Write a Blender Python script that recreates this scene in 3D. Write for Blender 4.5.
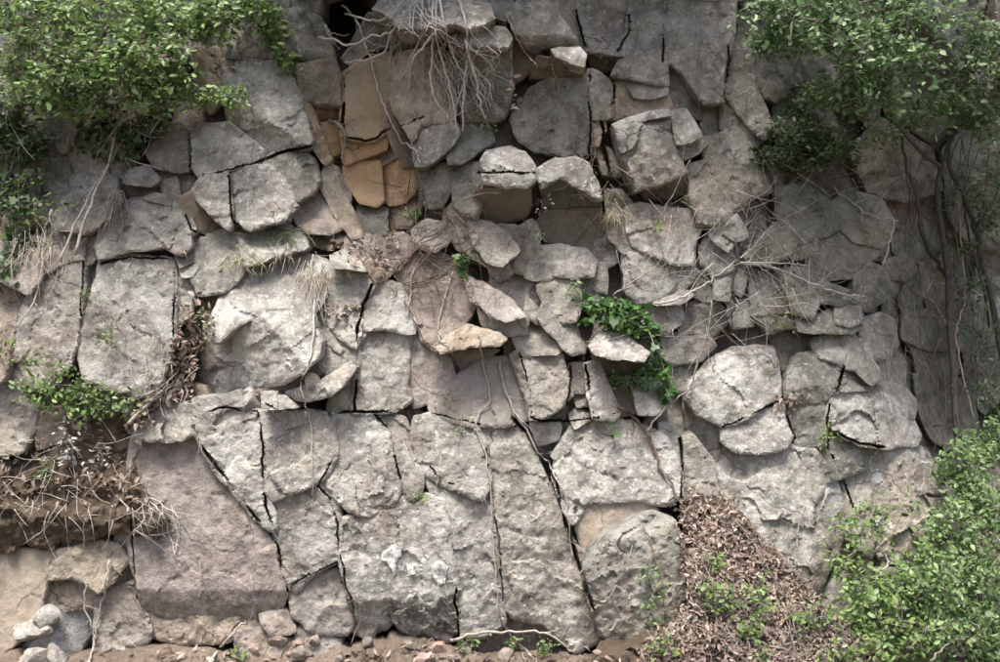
import bpy, math, random
import numpy as np
from mathutils import Vector, Euler
from mathutils.geometry import delaunay_2d_cdt

for o in list(bpy.data.objects):
    bpy.data.objects.remove(o)
SC = bpy.context.scene
COL = SC.collection
R = math.radians

# ------------------------------------------------------------------ camera, sky, sun, exposure
D, PX, ZC = 6.5, 0.006, 2.0            # distance to the reference plane y = 0, metres per photo pixel there, eye height
F = D / PX
cam = bpy.data.cameras.new("camera")
cam.sensor_width = 36.0
cam.lens = 36.0 * F / 1000.0
cam.clip_end = 500.0
cam_o = bpy.data.objects.new("camera", cam)
COL.objects.link(cam_o)
cam_o.location = (0, -D, ZC)
cam_o.rotation_euler = (R(90), 0, 0)
SC.camera = cam_o

SUN_EL, SUN_AZ = 72.0, 205.0           # azimuth clockwise from +Y: 180 = straight behind the camera
world = bpy.data.worlds.new("World")
SC.world = world
world.use_nodes = True
wn = world.node_tree.nodes
wl = world.node_tree.links
sky = wn.new("ShaderNodeTexSky")
sky.sky_type = 'NISHITA'
sky.sun_disc = False
sky.sun_elevation = R(SUN_EL)
sky.sun_rotation = R(SUN_AZ)
sky.air_density = 1.0
sky.dust_density = 5.0
sky.ozone_density = 0.6
wn["Background"].inputs[1].default_value = 0.062
wl.new(sky.outputs[0], wn["Background"].inputs[0])

sun = bpy.data.lights.new("sun", 'SUN')
sun.energy = 1.5
sun.angle = R(20)
sun.color = (1.0, 0.965, 0.92)
sun_o = bpy.data.objects.new("sun", sun)
COL.objects.link(sun_o)
az, el = R(SUN_AZ), R(SUN_EL)
to_sun = Vector((math.sin(az) * math.cos(el), math.cos(az) * math.cos(el), math.sin(el)))
sun_o.rotation_euler = to_sun.to_track_quat('Z', 'Y').to_euler()
sun_o.location = to_sun * 30

vs = SC.view_settings
vs.view_transform = 'Standard'
vs.look = 'None'
vs.gamma = 1.0
vs.exposure = 2.05
vs.use_curve_mapping = False
SC.cycles.max_bounces = 6
SC.cycles.diffuse_bounces = 4
SC.cycles.use_denoising = True

# ------------------------------------------------------------------ numbers: noise, relief of the whole cliff
def hash2(ix, iy, s):
    n = (ix.astype(np.int64) * 374761393 + iy.astype(np.int64) * 668265263 + s * 974634777) & 0x7fffffff
    n = ((n ^ (n >> 13)) * 1274126177) & 0x7fffffff
    n = ((n ^ (n >> 16)) * 2246822519) & 0x7fffffff
    return ((n ^ (n >> 15)) & 0xffffff) / float(0xffffff)

def vnoise(x, y, s=0):
    ix, iy = np.floor(x), np.floor(y)
    fx, fy = x - ix, y - iy
    fx = fx * fx * (3 - 2 * fx); fy = fy * fy * (3 - 2 * fy)
    a, b = hash2(ix, iy, s), hash2(ix + 1, iy, s)
    c, d = hash2(ix, iy + 1, s), hash2(ix + 1, iy + 1, s)
    return (a + (b - a) * fx) * (1 - fy) + (c + (d - c) * fx) * fy - 0.5

def fbm(x, y, s=0, o=4, g=0.5):
    r, a = 0, 1.0
    for k in range(o):
        r = r + a * vnoise(x, y, s + k * 17); x = x * 2.03 + 11.3; y = y * 2.03 + 5.7; a *= g
    return r

def facet_noise(u, v, cell, s):
    """piecewise planes: every cell of a warped Voronoi pattern has its own tilt and step"""
    u = u + 0.35 * cell * vnoise(u / cell * 1.7, v / cell * 1.7, s + 3) * 2
    v = v + 0.35 * cell * vnoise(u / cell * 1.7, v / cell * 1.7, s + 4) * 2
    gx, gy = np.floor(u / cell), np.floor(v / cell)
    best = np.full(u.shape, 1e9); out = np.zeros(u.shape)
    for dx in (-1, 0, 1):
        for dy in (-1, 0, 1):
            cx, cy = gx + dx, gy + dy
            px = (cx + hash2(cx, cy, s)) * cell; py = (cy + hash2(cx, cy, s + 1)) * cell
            d = (u - px) ** 2 + (v - py) ** 2
            val = ((hash2(cx, cy, s + 5) - .5) * (u - px) + (hash2(cx, cy, s + 6) - .5) * (v - py)) / cell * 1.6 + (hash2(cx, cy, s + 7) - .5) * .5
            m = d < best
            best = np.where(m, d, best); out = np.where(m, val, out)
    return out

MACRO = np.array([float(t) for t in """
-150,-150,-.6 0,0,-.55 0,150,-.5 0,300,-.15 0,450,0 0,600,.12 0,700,.2 -150,400,0 -150,700,.2 250,0,-.55 250,120,-.35 250,250,-.2 250,350,-.05
250,500,.12 250,640,.2 350,40,-.72 345,140,-.60 365,120,-.58 362,190,-.62 360,260,-.3 380,380,-.1 380,520,.1 380,640,.12 440,20,-.3 440,100,-.42
430,250,-.36 430,330,-.3 450,420,-.1 500,30,-.3 520,120,-.4 500,170,-.25 510,240,-.35 500,320,-.2 500,400,-.12 520,520,.03 520,640,.05
600,0,-.55 600,120,-.45 600,200,-.42 600,300,-.3 600,380,-.2 600,450,-.08 600,600,.05 700,0,-.6 700,120,-.45 700,220,-.4 700,320,-.35
700,420,-.2 700,550,-.05 800,0,-.8 800,150,-.7 800,260,-.5 800,370,-.35 800,450,-.25 800,580,-.1 900,0,-1.1 900,150,-1.1 900,250,-.85
880,350,-.6 880,430,-.4 890,520,-.25 960,100,-1.3 960,250,-1.6 960,400,-1.4 970,550,-.6 1000,0,-1.2 1150,300,-1.3 1150,600,-.8 1000,662,-.4
500,-150,-.8 500,760,.12 900,760,-.1 1150,-150,-1.2 250,-150,-.7 750,-150,-.85 1150,760,-.5""".replace("\n", " ").replace(" ", ",").split(",") if t]).reshape(-1, 3)
def _k(d): return np.sqrt(d * d + 30.0 ** 2)
_A = _k(np.hypot(MACRO[:, None, 0] - MACRO[None, :, 0], MACRO[:, None, 1] - MACRO[None, :, 1])) + np.eye(len(MACRO)) * -8
_W = np.linalg.solve(_A, MACRO[:, 2] + 0.4)
def macro(u, v):
    u = np.asarray(u, float); v = np.asarray(v, float)
    sh = u.shape; u = u.ravel(); v = v.ravel()
    r = _k(np.hypot(u[:, None] - MACRO[None, :, 0], v[:, None] - MACRO[None, :, 1])) @ _W - 0.4
    return r.reshape(sh)

def unproj(u, v, h):
    """place of the rock standing h metres in front of the reference plane"""
    k = (D - h) / F
    return np.stack([(u - 500.0) * k, -h, ZC - (v - 331.0) * k], -1)

# height of the finished rock surface, read back when plants and roots are laid on it
GS, U0, V0, NU, NV = 2.0, -160, -160, 660, 500
HG = np.full((NV, NU), -9.0)
def put_height(u, v, h):
    i = np.clip(((v - V0) / GS).astype(int), 0, NV - 1); j = np.clip(((u - U0) / GS).astype(int), 0, NU - 1)
    np.maximum.at(HG, (i, j), h)
def surf(u, v, r=1):
    i = int(min(max((v - V0) / GS, r), NV - 1 - r)); j = int(min(max((u - U0) / GS, r), NU - 1 - r))
    w = HG[i - r:i + r + 1, j - r:j + r + 1]
    m = w.max()
    return float(m) if m > -8 else float(macro(np.array([u]), np.array([v]))[0]) - 0.1

# ------------------------------------------------------------------ materials
def mat(name):
    m = bpy.data.materials.new(name); m.use_nodes = True
    return m, m.node_tree.nodes, m.node_tree.links
def N(ns, t, **kw):
    n = ns.new(t)
    for k, v in kw.items():
        if k in ('op',): n.operation = v
        elif k in ('blend',): n.blend_type = v
        else: setattr(n, k, v)
    return n
def noise(ns, ls, vec, scale, detail=4, rough=.55, dist=0):
    n = ns.new("ShaderNodeTexNoise"); n.inputs["Scale"].default_value = scale; n.inputs["Detail"].default_value = detail
    n.inputs["Roughness"].default_value = rough; n.inputs["Distortion"].default_value = dist
    ls.new(vec, n.inputs["Vector"]); return n.outputs[0]
def ramp(ns, ls, x, lo, hi, a=0.0, b=1.0):
    n = ns.new("ShaderNodeMapRange"); ls.new(x, n.inputs[0]); n.interpolation_type = 'SMOOTHSTEP'
    n.inputs[1].default_value = lo; n.inputs[2].default_value = hi; n.inputs[3].default_value = a; n.inputs[4].default_value = b
    return n.outputs[0]
def mth(ns, ls, op, a, b):
    n = ns.new("ShaderNodeMath"); n.operation = op
    for i, q in enumerate((a, b)):
        if isinstance(q, (int, float)): n.inputs[i].default_value = q
        else: ls.new(q, n.inputs[i])
    return n.outputs[0]
def mix(ns, ls, f, a, b, blend='MIX'):
    n = ns.new("ShaderNodeMix"); n.data_type = 'RGBA'; n.blend_type = blend
    if isinstance(f, (int, float)): n.inputs[0].default_value = f
    else: ls.new(f, n.inputs[0])
    for i, q in ((6, a), (7, b)):
        if isinstance(q, tuple): n.inputs[i].default_value = q + (1,)
        else: ls.new(q, n.inputs[i])
    return n.outputs[2]

def rock_material(name, moss=0.0, earth=0.35, grain=1.0):
    m, ns, ls = mat(name)
    bs = ns["Principled BSDF"]; bs.inputs["Specular IOR Level"].default_value = .25
    pos = ns.new("ShaderNodeNewGeometry").outputs["Position"]
    oi = ns.new("ShaderNodeObjectInfo")
    # every block its own grain offset
    off = ns.new("ShaderNodeVectorMath"); off.operation = 'SCALE'; ls.new(oi.outputs["Random"], off.inputs[0]); off.inputs[3].default_value = .0
    p = ns.new("ShaderNodeVectorMath"); p.operation = 'ADD'; ls.new(pos, p.inputs[0]); ls.new(off.outputs[0], p.inputs[1]); p = p.outputs[0]
    lich = oi.outputs["Alpha"]
    base = oi.outputs["Color"]
    big = noise(ns, ls, p, 2.2, 3, .6)
    mid = noise(ns, ls, p, 9, 4, .65)
    fine = noise(ns, ls, p, 55, 4, .7)
    grit = noise(ns, ls, p, 190, 1, .6)
    c = mix(ns, ls, ramp(ns, ls, big, .3, .7, .1, .75), base, mix(ns, ls, .35, base, (.29, .28, .25), 'MIX'))
    c = mix(ns, ls, ramp(ns, ls, noise(ns, ls, p, 1.3, 4, .6), .50, .68, 0, .62 * grain), c, (.235, .19, .165))      # mauve brown
    c = mix(ns, ls, ramp(ns, ls, noise(ns, ls, p, .9, 3, .6), .52, .70, 0, .6 * grain), c, (.29, .245, .18))      # tan
    st = ns.new("ShaderNodeMapping"); st.inputs["Scale"].default_value = (7, 7, .8); ls.new(p, st.inputs[0])
    c = mix(ns, ls, ramp(ns, ls, noise(ns, ls, st.outputs[0], 1, 4, .6), .55, .72, 0, .4), c, (.12, .11, .095))   # water streaks
    # earth staining, brown
    c = mix(ns, ls, mth(ns, ls, 'MULTIPLY', ramp(ns, ls, noise(ns, ls, p, 3.1, 4, .62), .52, .72), earth), c, (.20, .155, .11))
    # tonal mottling
    v = mth(ns, ls, 'ADD', mth(ns, ls, 'MULTIPLY', ramp(ns, ls, mid, .3, .7), .7 * grain), 1 - .34 * grain)
    v = mth(ns, ls, 'MULTIPLY', v, mth(ns, ls, 'ADD', mth(ns, ls, 'MULTIPLY', ramp(ns, ls, fine, .32, .68), .36 * grain), 1 - .17 * grain))
    gv = ns.new("ShaderNodeCombineColor"); [ls.new(v, gv.inputs[i]) for i in range(3)]
    c = mix(ns, ls, 1.0, c, gv.outputs[0], 'MULTIPLY')
    # dark weathering blotches and specks
    c = mix(ns, ls, ramp(ns, ls, noise(ns, ls, p, 14, 5, .72), .60, .70, 0, .4 * grain), c, (.075, .07, .062))
    c = mix(ns, ls, ramp(ns, ls, grit, .60, .68, 0, .28 * grain), c, (.07, .065, .06))
    # pale crustose lichen: broad bloom, blotches, small spots
    l1 = ramp(ns, ls, noise(ns, ls, p, 4.2, 7, .72), .50, .60)
    c = mix(ns, ls, mth(ns, ls, 'MULTIPLY', mth(ns, ls, 'MULTIPLY', l1, lich), .8), c, (.50, .49, .45))
    l2 = ramp(ns, ls, noise(ns, ls, p, 22, 5, .75), .58, .63)
    c = mix(ns, ls, mth(ns, ls, 'MULTIPLY', mth(ns, ls, 'MULTIPLY', l2, lich), .95), c, (.62, .61, .59))
    vo = ns.new("ShaderNodeTexVoronoi"); vo.inputs["Scale"].default_value = 16; ls.new(p, vo.inputs["Vector"])
    spot = ramp(ns, ls, mth(ns, ls, 'ADD', vo.outputs["Distance"], mth(ns, ls, 'MULTIPLY', fine, .35)), .38, .30)
    c = mix(ns, ls, mth(ns, ls, 'MULTIPLY', mth(ns, ls, 'MULTIPLY', spot, lich), .55), c, (.50, .49, .46))
    if moss:
        c = mix(ns, ls, ramp(ns, ls, noise(ns, ls, p, 7, 5, .7), .5, .68, 0, moss), c, (.075, .085, .045))
    # hairline joints
    wv = ns.new("ShaderNodeVectorMath"); wv.operation = 'ADD'; ls.new(p, wv.inputs[0])
    wn_ = ns.new("ShaderNodeTexNoise"); wn_.inputs["Scale"].default_value = 3.5; wn_.inputs["Detail"].default_value = 3; ls.new(p, wn_.inputs["Vector"])
    sc_ = ns.new("ShaderNodeVectorMath"); sc_.operation = 'SCALE'; ls.new(wn_.outputs[1], sc_.inputs[0]); sc_.inputs[3].default_value = .3
    ls.new(sc_.outputs[0], wv.inputs[1])
    ve = ns.new("ShaderNodeTexVoronoi"); ve.feature = 'DISTANCE_TO_EDGE'; ve.inputs["Scale"].default_value = 1.5; ls.new(wv.outputs[0], ve.inputs["Vector"])
    gate = ramp(ns, ls, noise(ns, ls, p, 2.7, 1), .5, .6)
    crack = mth(ns, ls, 'MULTIPLY', ramp(ns, ls, ve.outputs["Distance"], .007, .002), gate)
    c = mix(ns, ls, mth(ns, ls, 'MULTIPLY', crack, .75), c, (.045, .04, .035))
    ls.new(c, bs.inputs["Base Color"])
    bs.inputs["Roughness"].default_value = .9
    # relief finer than the mesh
    h = mth(ns, ls, 'ADD', mth(ns, ls, 'MULTIPLY', mid, .9), mth(ns, ls, 'MULTIPLY', fine, .45))
    b = ns.new("ShaderNodeBump"); b.inputs["Strength"].default_value = .25 + .5 * grain; b.inputs["Distance"].default_value = .03
    ls.new(h, b.inputs["Height"]); ls.new(b.outputs[0], bs.inputs["Normal"])
    return m
ROCK = rock_material("weathered_rock", 0, .35)
ROCKM = rock_material("mossy_rock", .6, .3)
ROCKE = rock_material("earthy_rock", 0, .6)
ROCKS = rock_material("freshly_broken_rock", 0, .45, .4)

def soil_material(name, a, b):
    m, ns, ls = mat(name); bs = ns["Principled BSDF"]; bs.inputs["Roughness"].default_value = .95; bs.inputs["Specular IOR Level"].default_value = .15
    p = ns.new("ShaderNodeNewGeometry").outputs["Position"]
    n1 = noise(ns, ls, p, 5, 7, .65, .4); n2 = noise(ns, ls, p, 60, 6, .75)
    c = mix(ns, ls, ramp(ns, ls, n1, .35, .65), a, b)
    c = mix(ns, ls, ramp(ns, ls, n2, .35, .7, 0, .6), c, (.09, .065, .045))
    c = mix(ns, ls, ramp(ns, ls, noise(ns, ls, p, 110, 3), .62, .72, 0, .6), c, (.34, .28, .22))
    ls.new(c, bs.inputs["Base Color"])
    bm = ns.new("ShaderNodeBump"); bm.inputs["Strength"].default_value = .9; bm.inputs["Distance"].default_value = .03
    ls.new(mth(ns, ls, 'ADD', n2, mth(ns, ls, 'MULTIPLY', n1, .6)), bm.inputs["Height"]); ls.new(bm.outputs[0], bs.inputs["Normal"])
    return m
SOIL = soil_material("brown_soil", (.12, .092, .065), (.19, .145, .105))
SOILR = soil_material("reddish_soil", (.235, .185, .145), (.33, .265, .21))

def leaf_material(name, trans=.3, rough=.45):
    m, ns, ls = mat(name); bs = ns["Principled BSDF"]
    at = ns.new("ShaderNodeAttribute"); at.attribute_name = "tint"
    ls.new(at.outputs[0], bs.inputs["Base Color"]); bs.inputs["Roughness"].default_value = rough
    bs.inputs["Specular IOR Level"].default_value = .45
    if trans:
        tr = ns.new("ShaderNodeBsdfTranslucent"); mx = ns.new("ShaderNodeMixShader"); mx.inputs[0].default_value = trans
        ls.new(at.outputs[0], tr.inputs[0])
        out = ns["Material Output"]; ls.new(bs.outputs[0], mx.inputs[1]); ls.new(tr.outputs[0], mx.inputs[2]); ls.new(mx.outputs[0], out.inputs[0])
    return m
LEAF = leaf_material("green_leaf")
DRY = leaf_material("dry_leaf", .15, .8)

def wood_material(name, a, b, sc=40):
    m, ns, ls = mat(name); bs = ns["Principled BSDF"]; bs.inputs["Roughness"].default_value = .85
    p = ns.new("ShaderNodeNewGeometry").outputs["Position"]
    n1 = noise(ns, ls, p, sc, 5, .7)
    ls.new(mix(ns, ls, ramp(ns, ls, n1, .35, .65), a, b), bs.inputs["Base Color"])
    bm = ns.new("ShaderNodeBump"); bm.inputs["Strength"].default_value = .6; bm.inputs["Distance"].default_value = .01
    ls.new(n1, bm.inputs["Height"]); ls.new(bm.outputs[0], bs.inputs["Normal"])
    return m
ROOT = wood_material("pale_root", (.46, .42, .37), (.28, .24, .20))
TWIG = wood_material("grey_twig", (.27, .24, .21), (.15, .125, .10))
WHITE = wood_material("bleached_twig", (.52, .49, .45), (.34, .31, .27))
BARK = wood_material("dark_bark", (.04, .036, .03), (.08, .072, .06), 25)
BROWNV = wood_material("brown_vine", (.20, .135, .095), (.11, .075, .055))
STRAW = wood_material("dry_grass", (.42, .37, .27), (.30, .25, .17))

# ------------------------------------------------------------------ object helpers
def link(name, me, parent=None, material=None):
    o = bpy.data.objects.new(name, me); COL.objects.link(o)
    if parent is not None: o.parent = parent
    if material is not None: me.materials.append(material)
    return o
def tag(o, label=None, cat=None, group=None, kind=None):
    if label: o["label"] = label
    if cat: o["category"] = cat
    if group: o["group"] = group
    if kind: o["kind"] = kind
    return o
def empty(name, loc):
    o = bpy.data.objects.new(name, None); o.empty_display_size = .05; COL.objects.link(o); o.location = loc; return o
def mesh(name, V, Fs, smooth=True, sharp=None):
    me = bpy.data.meshes.new(name)
    me.from_pydata([tuple(p) for p in V] if not isinstance(V, np.ndarray) else V.tolist(), [], Fs)
    if smooth: me.polygons.foreach_set("use_smooth", [True] * len(me.polygons))
    me.update()
    if sharp: me.set_sharp_from_angle(angle=R(sharp))
    return me
def centre(o, me):
    """origin at the middle of the piece"""
    n = len(me.vertices); a = np.empty(n * 3); me.vertices.foreach_get("co", a); a = a.reshape(-1, 3)
    c = (a.min(0) + a.max(0)) / 2
    me.vertices.foreach_set("co", (a - c).ravel()); me.update(); o.location = c

def in_poly(P, u, v):
    r = np.zeros(u.shape, bool); x0, y0 = P[-1]
    for x1, y1 in P:
        if y0 != y1:
            r ^= ((y0 > v) != (y1 > v)) & (u < (x1 - x0) * (v - y0) / (y1 - y0) + x0)
        x0, y0 = x1, y1
    return r
def edge_dist(P, u, v):
    d = np.full(u.shape, 1e9); x0, y0 = P[-1]
    for x1, y1 in P:
        dx, dy = x1 - x0, y1 - y0
        t = np.clip(((u - x0) * dx + (v - y0) * dy) / max(dx * dx + dy * dy, 1e-9), 0, 1)
        d = np.minimum(d, np.hypot(u - x0 - t * dx, v - y0 - t * dy)); x0, y0 = x1, y1
    return d

rng = np.random.default_rng(7)
random.seed(7)
def parse(s): return [tuple(float(q) for q in t.split(",")) for t in s.split()]

CRACKS = []   # open joints: polyline, half width in pixels, depth in metres
def add_crack(q, w, d, pinch=3.0, low=.0, seed=33, mean=.7):
    p_ = []
    for i in range(len(q) - 1):
        n_ = max(1, int(np.hypot(*(q[i + 1] - q[i])) / 2.4))
        p_ += [q[i] + (q[i + 1] - q[i]) * k / n_ for k in range(n_)]
    q = np.array(p_ + [q[-1]])
    q = q + np.stack([fbm(q[:, 0] / 15, q[:, 1] / 15, 21, 4, .5), fbm(q[:, 0] / 15, q[:, 1] / 15, 22, 4, .5)], 1) * 2.6
    ww = w * (.28 if w < 3.1 else .5)
    ww = ww * np.clip(mean + pinch * vnoise(q[:, 0] / 22, q[:, 1] / 22, seed), low, 1.7)   # joints widen and pinch shut
    CRACKS.append((q, ww, d))
for q in """193,427 205,450 222,475 245,503 263,525 277,545 287,590|3.2|.16
258,413 262,430 263,470 262,490 268,510 277,535|1.9|.12
357,333 357,370 354,411|2.2|.14
373,283 363,305 358,333|4|.14
325,415 355,412 385,412 412,408|2.4|.12
376,415 390,432 395,455 400,478|2.2|.1
335,455 326,474 318,486 330,498 337,522 338,550|1.8|.08
430,468 441,482 452,484|2.2|.08
515,420 530,437 545,460 555,480 562,510 572,548 583,575 597,622|3.8|.15
457,590 455,602 460,640|1.9|.09
387,50 370,54 352,69 343,78 344,128|3.2|.15
350,138 365,141 378,137 390,129|1.9|.08
402,125 412,122 424,118|1.8|.06
572,-5 577,20 585,46|2.6|.14
670,-5 664,25 663,60|2.4|.14
630,15 627,36 617,50|1.9|.08
602,122 603,148 612,178|4|.16
594,160 602,185 605,215|4|.16
590,75 589,155|1.9|.08
728,45 728,62 725,80 721,97|2.2|.1
190,135 190,168 194,180|3|.12
228,175 230,200 233,222 240,228|2.4|.1
200,175 222,172 262,160 290,150 310,146|3|.12
173,335 175,300 174,262|2.2|.1
84,262 81,300 78,345|2|.06
786,405 794,440|2|.08
828,403 828,450|2.6|.1
844,368 838,386 829,402|3|.14
835,432 860,444 882,447|2.6|.12
831,455 845,485 855,515|3|.1
722,427 752,414 772,404|2.2|.08
265,403 280,410 300,408|2.2|.08
681,440 683,470 681,500|3|.1
190,405 200,412 225,408 258,412|2|.08
292,586 312,573 337,562|1.6|.06
340,555 346,585 356,618|2|.07
486,450 491,485 499,540 503,600|1.3|.04
616,412 600,418 580,420 545,420 532,418|3|.14
432,412 455,420 480,424|1.8|.06
613,86 611,118|2.4|.1
520,352 530,392 533,416|2.4|.1
570,360 571,392 566,404|2.4|.1
586,366 590,392 594,416|2|.1
480,172 510,172 537,173|1.6|.08
102,263 130,257 172,260|2.6|.1
128,490 133,540 138,600|1.6|.05
186,215 192,230 205,236|2|.08""".split("\n"):
    a_, w_, d_ = q.split("|")
    add_crack(np.array([[float(z) for z in t.split(",")] for t in a_.split()]), float(w_), float(d_))
def crack_depth(u, v):
    H = np.zeros(u.shape)
    for q, w, d in CRACKS:
        if q[:, 0].max() < u.min() - 5 or q[:, 0].min() > u.max() + 5 or q[:, 1].max() < v.min() - 5 or q[:, 1].min() > v.max() + 5: continue
        m = np.where((u > q[:, 0].min() - 6) & (u < q[:, 0].max() + 6) & (v > q[:, 1].min() - 6) & (v < q[:, 1].max() + 6))[0]
        if not len(m): continue
        best = np.full(len(m), 1e9); val = np.zeros(len(m))
        for i in range(len(q) - 1):
            (x0, y0), (x1, y1) = q[i], q[i + 1]; dx, dy = x1 - x0, y1 - y0
            t = np.clip(((u[m] - x0) * dx + (v[m] - y0) * dy) / max(dx * dx + dy * dy, 1e-9), 0, 1)
            dd = np.hypot(u[m] - x0 - t * dx, v[m] - y0 - t * dy); k = dd < best
            best = np.where(k, dd, best); val = np.where(k, d * np.clip(1.15 * (1 - dd / (w[i] + (.5 if w[i] > .15 else .02))), 0, 1), val)
        H[m] = np.maximum(H[m], val)
    return H

def rock_mesh(name, poly, h=.05, gx=0., gy=0., facets=(), step=2.3, rough=1., roll=2.2, drop=.012, thick=.3, seed=0, gap=-1.5, cells=(46, 17), ragged=1.5, base=macro, grid=True, cracks=True):
    """a solid block: outline in the plane of the cliff, front made of the planes given, broken edges, sides running back into the cliff"""
    P = np.array(poly, float)
    area = .5 * abs(np.dot(P[:, 0], np.roll(P[:, 1], -1)) - np.dot(P[:, 1], np.roll(P[:, 0], -1)))
    size = math.sqrt(area)
    # outline: resampled, worn, drawn in a little so that a joint stays open
    out = []
    for i in range(len(P)):
        a, b = P[i], P[(i + 1) % len(P)]
        n = max(1, int(round(np.hypot(*(b - a)) / (step * 1.1))))
        for k in range(n): out.append(a + (b - a) * k / n)
    Q = np.array(out)
    am = min(ragged, size * .05)
    Q = Q + np.stack([fbm(Q[:, 0] / 12, Q[:, 1] / 12, 91, 3), fbm(Q[:, 0] / 12, Q[:, 1] / 12, 57, 3)], 1) * am * 1.5
    c = Q.mean(0)
    t = np.roll(Q, -1, 0) - np.roll(Q, 1, 0); nrm = np.stack([t[:, 1], -t[:, 0]], 1); nrm /= np.linalg.norm(nrm, axis=1)[:, None] + 1e-9
    sgn = 1 if np.sum((Q[:, 0] * np.roll(Q[:, 1], -1) - Q[:, 1] * np.roll(Q[:, 0], -1))) > 0 else -1
    Q = Q - nrm * sgn * gap
    lo, hi = Q.min(0), Q.max(0)
    gy_, gx_ = np.mgrid[lo[1]:hi[1]:step * .87, lo[0]:hi[0]:step]
    gx_ = gx_ + (np.arange(gx_.shape[0]) % 2)[:, None] * step * .5
    gu = gx_.ravel() + rng.uniform(-.25, .25, gx_.size) * step; gv = gy_.ravel() + rng.uniform(-.25, .25, gx_.size) * step
    m = in_poly(Q, gu, gv)
    gu, gv = gu[m], gv[m]
    if len(gu):
        m = edge_dist(Q, gu, gv) > step * .55; gu, gv = gu[m], gv[m]
    if cracks:
        ex = []
        for q, w, dp in CRACKS:
            if q[:, 0].max() < lo[0] or q[:, 0].min() > hi[0] or q[:, 1].max() < lo[1] or q[:, 1].min() > hi[1]: continue
            tn = np.gradient(q, axis=0); tn /= np.linalg.norm(tn, axis=1)[:, None] + 1e-9; nn = np.stack([-tn[:, 1], tn[:, 0]], 1)
            for f_ in (0, .55, -.55, 1.05, -1.05): ex.append(q + nn * ((w + .5) * f_)[:, None])
        if ex:
            ex = np.vstack(ex); m = in_poly(Q, ex[:, 0], ex[:, 1]); ex = ex[m]
            if len(ex): ex = ex[edge_dist(Q, ex[:, 0], ex[:, 1]) > .5]
            gu, gv = np.concatenate([gu, ex[:, 0]]), np.concatenate([gv, ex[:, 1]])
    vin = [Vector((float(a), float(b))) for a, b in Q] + [Vector((float(a), float(b))) for a, b in zip(gu, gv)]
    nq = len(Q)
    r = delaunay_2d_cdt(vin, [(i, (i + 1) % nq) for i in range(nq)], [], 1, 1e-4)
    UV = np.array([tuple(p) for p in r[0]]); T = [tuple(f) for f in r[2]]
    u, v = UV[:, 0], UV[:, 1]
    planes = [(c[0], c[1], h, gx, gy)] + list(facets)
    H = np.min([p[2] + ((u - p[0]) * p[3] + (v - p[1]) * p[4]) * PX for p in planes], 0)
    s = seed * 31 + 5
    k = min(1., size / 60)
    H = H + rough * (.012 * k * fbm(u / 45, v / 45, s, 3) + .030 * k * facet_noise(u, v, cells[0], s + 1) + .012 * facet_noise(u, v, cells[1], s + 2) + .007 * facet_noise(u, v, 8, s + 12) + .009 * fbm(u / 8, v / 8, s + 3, 3, .6))
    d = edge_dist(Q, u, v)
    w = min(roll, size * .16) * (1 + 1.1 * vnoise(u / 14, v / 14, s + 9))
    e = np.clip(1 - d / np.maximum(w, .8), 0, 1)
    H = H - drop * min(1, size / 35) * e ** 2.2
    if cracks:
        H = H - crack_depth(u, v)
    H = H + base(u, v)
    V = unproj(u, v, H)
    if grid: put_height(u, v, H)
    # sides
    cnt = {}
    for f in T:
        for i in range(3):
            a, b = f[i], f[(i + 1) % 3]; cnt[(a, b)] = cnt.get((a, b), 0) + 1
    bd = [e_ for e_ in cnt if (e_[1], e_[0]) not in cnt]
    ids = sorted({i for e_ in bd for i in e_}); mp = {}
    W = []
    cw = unproj(np.array([c[0]]), np.array([c[1]]), np.array([h]))[0]
    for i in ids:
        mp[i] = len(V) + len(W); q = V[i].copy(); q[1] += thick * .25
        q[0] += (cw[0] - q[0]) * .012; q[2] += (cw[2] - q[2]) * .012
        q += rng.uniform(-.004, .004, 3); W.append(q)
    mp2 = {}
    for i in ids:
        mp2[i] = len(V) + len(W); q = V[i].copy(); q[1] += thick; q[0] += (cw[0] - q[0]) * .07; q[2] += (cw[2] - q[2]) * .07; W.append(q)
    V = np.vstack([V, np.array(W)])
    # front triangles: (u right, v down) order seen from -y
    Fs = []
    for f in T:
        x = (u[f[1]] - u[f[0]]) * (v[f[2]] - v[f[0]]) - (v[f[1]] - v[f[0]]) * (u[f[2]] - u[f[0]])
        Fs.append(f if x < 0 else (f[0], f[2], f[1]))
    for a, b in bd:
        Fs.append((a, b, mp[b], mp[a])); Fs.append((mp[a], mp[b], mp2[b], mp2[a]))
    me = mesh(name, V, Fs, True, 38)
    return me

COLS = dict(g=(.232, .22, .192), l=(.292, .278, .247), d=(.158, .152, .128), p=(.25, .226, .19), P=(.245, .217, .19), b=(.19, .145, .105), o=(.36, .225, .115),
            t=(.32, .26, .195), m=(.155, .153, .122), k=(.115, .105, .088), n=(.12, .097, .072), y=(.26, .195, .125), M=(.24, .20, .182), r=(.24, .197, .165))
# ------------------------------------------------------------------ the setting: ground, sky is the world, cliff body
gm = soil_material("roadside_ground", (.14, .11, .075), (.17, .15, .10))
g = link("ground", mesh("ground", [(-200, -200, -.25), (200, -200, -.25), (200, 200, -.25), (-200, 200, -.25)], [(0, 1, 2, 3)], False), None, gm)
tag(g, "brown bare ground in front of the cliff foot", "ground", kind="structure")

# rock mass behind the blocks
uu, vv = np.meshgrid(np.arange(-520, 1521, 9.0), np.arange(-420, 741, 9.0))
hh = macro(np.clip(uu, -150, 1150), np.clip(vv, -150, 760)) - .17 + .05 * facet_noise(uu, vv, 60, 3) + .05 * fbm(uu / 20, vv / 20, 8, 3)
far = np.maximum(0, -vv - 150) / 100 + np.maximum(0, np.abs(uu - 500) - 650) / 400
hh = hh - .25 * far
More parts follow.
